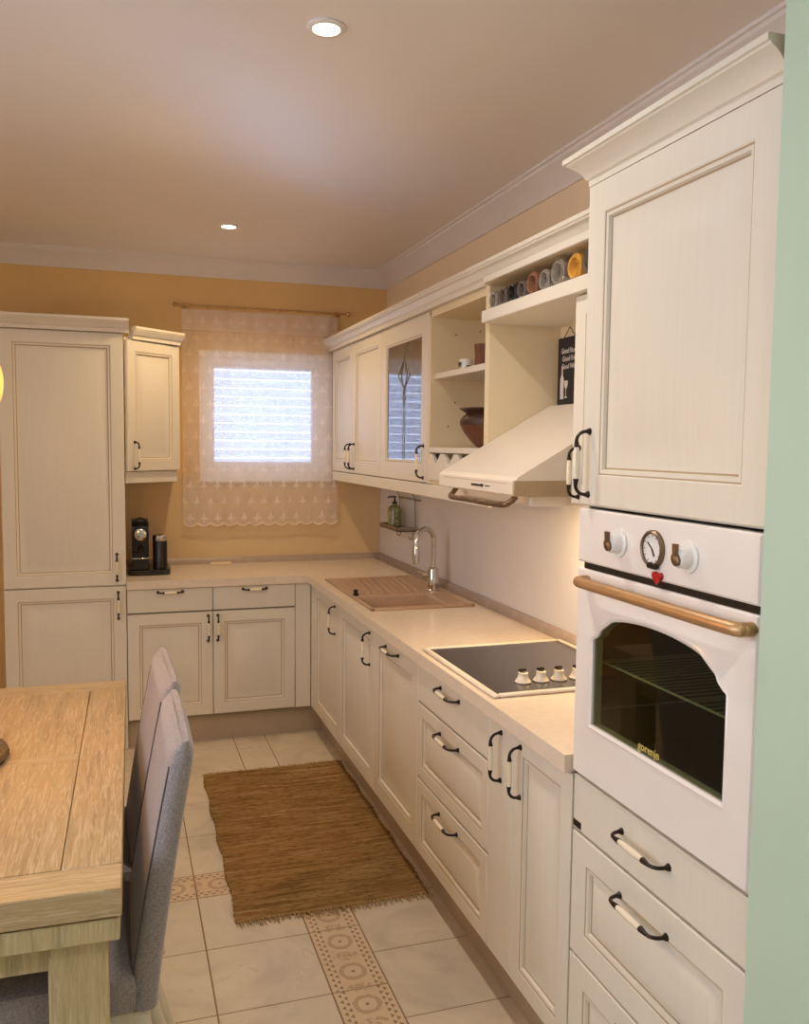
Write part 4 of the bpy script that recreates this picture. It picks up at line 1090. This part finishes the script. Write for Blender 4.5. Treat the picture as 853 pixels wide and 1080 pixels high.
def chair(label, loc, rz):
    """dining chair; local +X is the back, faces -X"""
    t = thing('dining_chair', label, 'chair', (0, 0, 0), 'grey upholstered dining chairs at the table')
    hw = .215
    # back: slab with a rounded top, leaning outwards
    mb = MB(); rows = 22; sec = 16; vs = []
    z0, z1 = .400, .972
    for r in range(rows+1):
        f = r/rows; z = z0+(z1-z0)*f
        xc = -.006+.17*f**1.2*.54; th = .034-.006*f
        e = max(0., (f-.93)/.07); th2 = th*math.sqrt(max(.10, 1-e*e*.90)); w2 = hw-.010*e**2
        for q in range(sec):
            w = 2*PI*q/sec; c, s_ = math.cos(w), math.sin(w)
            px = math.copysign(abs(c)**.55, c)*th2; py = math.copysign(abs(s_)**.22, s_)*w2
            zz = z+.004*(1-(py/hw)**2)*e
            vs.append((xc+px, py, zz))
    k = mb.add(vs, [])
    for r in range(rows):
        for q in range(sec): mb.f.append([k+r*sec+q, k+r*sec+(q+1) % sec, k+(r+1)*sec+(q+1) % sec, k+(r+1)*sec+q]); mb.m.append(0)
    mb.f.append([k+q for q in range(sec)]); mb.f.append([k+rows*sec+q for q in range(sec)]); mb.m += [0, 0]
    b = mb.build('backrest', 'fabric', t, smooth=60)
    for sy in (-1, 1):
        for sx in (-1,):
            pts = []
            for r in range(1, rows-1):
                f = r/rows; z = z0+(z1-z0)*f; xc = -.006+.17*f**1.2*.54; th = .034-.006*f
                pts.append((xc+sx*th*.835, sy*hw*.932, z))
            mb = MB(); mb.tube(pts, .0022, 5); mb.build('seam', 'seam', b)
    mb = MB(); vs = []
    prof = [(.405, .0), (.412, .006), (.455, .008), (.478, .002), (.490, -.02), (.494, -.06)]
    x0, x1, y0, y1 = -.455, -.028, -hw, hw
    mbk = []
    for z, o in prof:
        for a, b_ in ((x0-o, y0-o), (x1+o, y0-o), (x1+o, y1+o), (x0-o, y1+o)): vs.append((a, b_, z))
    L = len(prof)
    fs = [[r*4+q, r*4+(q+1) % 4, (r+1)*4+(q+1) % 4, (r+1)*4+q] for r in range(L-1) for q in range(4)]+[[0, 1, 2, 3], [(L-1)*4+q for q in range(4)]]
    mb.add(vs, fs); mb.build('seat', 'fabric', t, smooth=35)
    mb = MB(); mb.box((-.44, -hw+.012, .345), (-.0, hw-.012, .399), .006); mb.build('seat_frame', 'chairwood', t)
    for sy in (-1, 1):
        mb = MB(); mb.tube([(-.415, sy*(hw-.04), .398), (-.42, sy*(hw-.034), .2), (-.425, sy*(hw-.03), 0)], [.024, .020, .015], 10); mb.build('leg', 'chairwood', t)
        mb = MB(); mb.tube(bez([(-.02, sy*(hw-.035), .398), (.0, sy*(hw-.032), .25), (.035, sy*(hw-.028), .1), (.07, sy*(hw-.024), 0)], 4), [.026]*3+[.024]*3+[.021]*4+[.017]*3, 10); mb.build('leg', 'chairwood', t)
    t.location = loc; t.rotation_euler.z = rz
    return t
c1 = chair('grey upholstered high-back chair nearer the camera, tucked under the right edge of the table', (-1.553, -3.195, 0), 0)
c2 = copy_tree(c1); c2.location = (-1.553, -2.715, 0); c2.rotation_euler.z = math.radians(1.5)
c2['label'] = 'grey upholstered high-back chair further back, partly behind the nearer grey chair'

def placemat():
    mb = MB(); R = .19; c = V((-2.075, -2.775, .7603)); n = 11
    for i in range(n):
        r = R*(i+.6)/n; m = max(10, int(10+r*160)); h = .008 if i < n-1 else .013
        pts = [c+V((r*math.cos(2*PI*k/m), r*math.sin(2*PI*k/m), h+.0012*(k % 2))) for k in range(m)]; pts.append(pts[0])
        mb.tube(pts, h*.98, 6, caps=False)
    one(mb, 'placemat', 'wicker', 'round brown woven placemat on the dining table, just entering the picture', 'placemat')
placemat()

def pendant():
    c = V((-2.004, -2.8, 1.749))
    t = thing('pendant_lamp', 'glowing amber glass pendant lamp over the table, barely in the picture', 'lamp', (c.x, c.y, ZC))
    mb = MB(); mb.lathe([(.045+.0001, -.127)]+[(.135*math.cos(math.radians(a)), .135*math.sin(math.radians(a))) for a in range(-68, 80, 7)]+[(.025, .134)], c, z_, 32); mb.build('shade', 'lampglass', t)
    mb = MB(); mb.lathe([(.028, .130), (.03, .16), (.02, .18), (.006, .185)], c, z_, 16); mb.tube([c+V((0, 0, .18)), (c.x, c.y, ZC-.02)], .003, 6); mb.build('cord', 'metal', t)
    mb = MB(); mb.lathe([(.05, -.001), (.05, -.02), (.02, -.028)], (c.x, c.y, ZC), z_, 20); mb.build('ceiling_rose', 'metal', t)
pendant()

# downlights
def downlight(x, y, label):
    t = thing('downlight', label, 'ceiling light', (x, y, ZC), 'recessed ceiling downlights')
    mb = MB(); mb.lathe([(.046, -.0005), (.050, -.0005), (.050, -.004), (.046, -.007), (.036, -.008), (.034, -.004), (.034, -.0005)], (x, y, ZC), z_, 32)
    mb.build('trim_ring', 'moulding', t)
    mb = MB(); mb.lathe([(.033, -.0010), (.033, -.005), (.02, -.006), (.005, -.006)], (x, y, ZC), z_, 24); lab(mb.build('lens', 'bulb', t), 'glowing lens')
LIGHTS = [(-1.078, -3.0), (-1.068, -.86)]
downlight(*LIGHTS[0], 'lit round ceiling downlight near the top edge of the picture')
downlight(*LIGHTS[1], 'lit round ceiling downlight further back near the window wall')

# ================================================================== LIGHT
def lamp(name, typ, loc, power, col, **kw):
    l = bpy.data.lights.new(name, typ); l.energy = power; l.color = s2l(col)
    for k, v in kw.items(): setattr(l, k, v)
    o = bpy.data.objects.new(name, l); COL.objects.link(o); o.location = loc; return o
WARM = (255, 246, 234)
for i, (x, y) in enumerate(LIGHTS+[(-1.08, -5.2)]):  # last spot has no fixture: added behind the camera as room fill
    lamp('downlight_fill_spot', 'SPOT', (x, y, ZC-.02), (34, 36, 30)[i], (WARM, (255, 220, 168), WARM)[i], spot_size=math.radians(150), spot_blend=.8, shadow_soft_size=.035)
lamp('pendant_bulb', 'POINT', (-2.012, -2.8, 1.57), 14, (255, 186, 92), shadow_soft_size=.06)
lamp('hood_bulb', 'AREA', (-.24, -2.74, 1.424), 4, (255, 214, 160), size=.12)
# daylight arriving through the openings (sky seen by the world shader, guided by portals)
def portal(loc, rot, sx, sy):
    l = bpy.data.lights.new('sky_portal', 'AREA'); l.shape = 'RECTANGLE'; l.size = sx; l.size_y = sy
    l.cycles.is_portal = True
    o = bpy.data.objects.new('sky_portal', l); COL.objects.link(o); o.location = loc; o.rotation_euler = rot
portal((XL-.1, -4.0, 1.775), (0, -PI/2, 0), 1.45, 1.6)
portal((-.74, .20, 1.765), (-PI/2, 0, 0), .77, .72)
w = bpy.data.worlds.new('sky'); SC.world = w; w.use_nodes = True
bg = w.node_tree.nodes['Background']; bg.inputs[0].default_value = (*s2l((226, 236, 255)), 1); bg.inputs[1].default_value = 5.2

# ================================================================== CAMERA
cd = bpy.data.cameras.new('camera'); cam = bpy.data.objects.new('camera', cd); COL.objects.link(cam); SC.camera = cam
cd.sensor_fit = 'HORIZONTAL'; cd.sensor_width = 36; cd.lens = 918.99/853*36; cd.clip_start = .05
yw, pt, ro = math.radians(18.19), math.radians(-4.404), math.radians(.62)
fw_ = V((math.sin(yw)*math.cos(pt), math.cos(yw)*math.cos(pt), math.sin(pt))); r_ = V((math.cos(yw), -math.sin(yw), 0)); u_ = r_.cross(fw_)
r2 = r_*math.cos(ro)+u_*math.sin(ro); u2 = u_*math.cos(ro)-r_*math.sin(ro)
mm = Matrix((r2, u2, -fw_)).transposed().to_4x4(); mm.translation = V((-1.5937, -5.2464, 1.601)); cam.matrix_world = mm

SC.view_settings.view_transform = 'Standard'; SC.view_settings.look = 'None'; SC.view_settings.gamma = 1; SC.view_settings.use_curve_mapping = False
SC.view_settings.exposure = 0.08
SC.cycles.max_bounces = 10; SC.cycles.diffuse_bounces = 5; SC.cycles.transparent_max_bounces = 12
SC.cycles.sample_clamp_indirect = 6
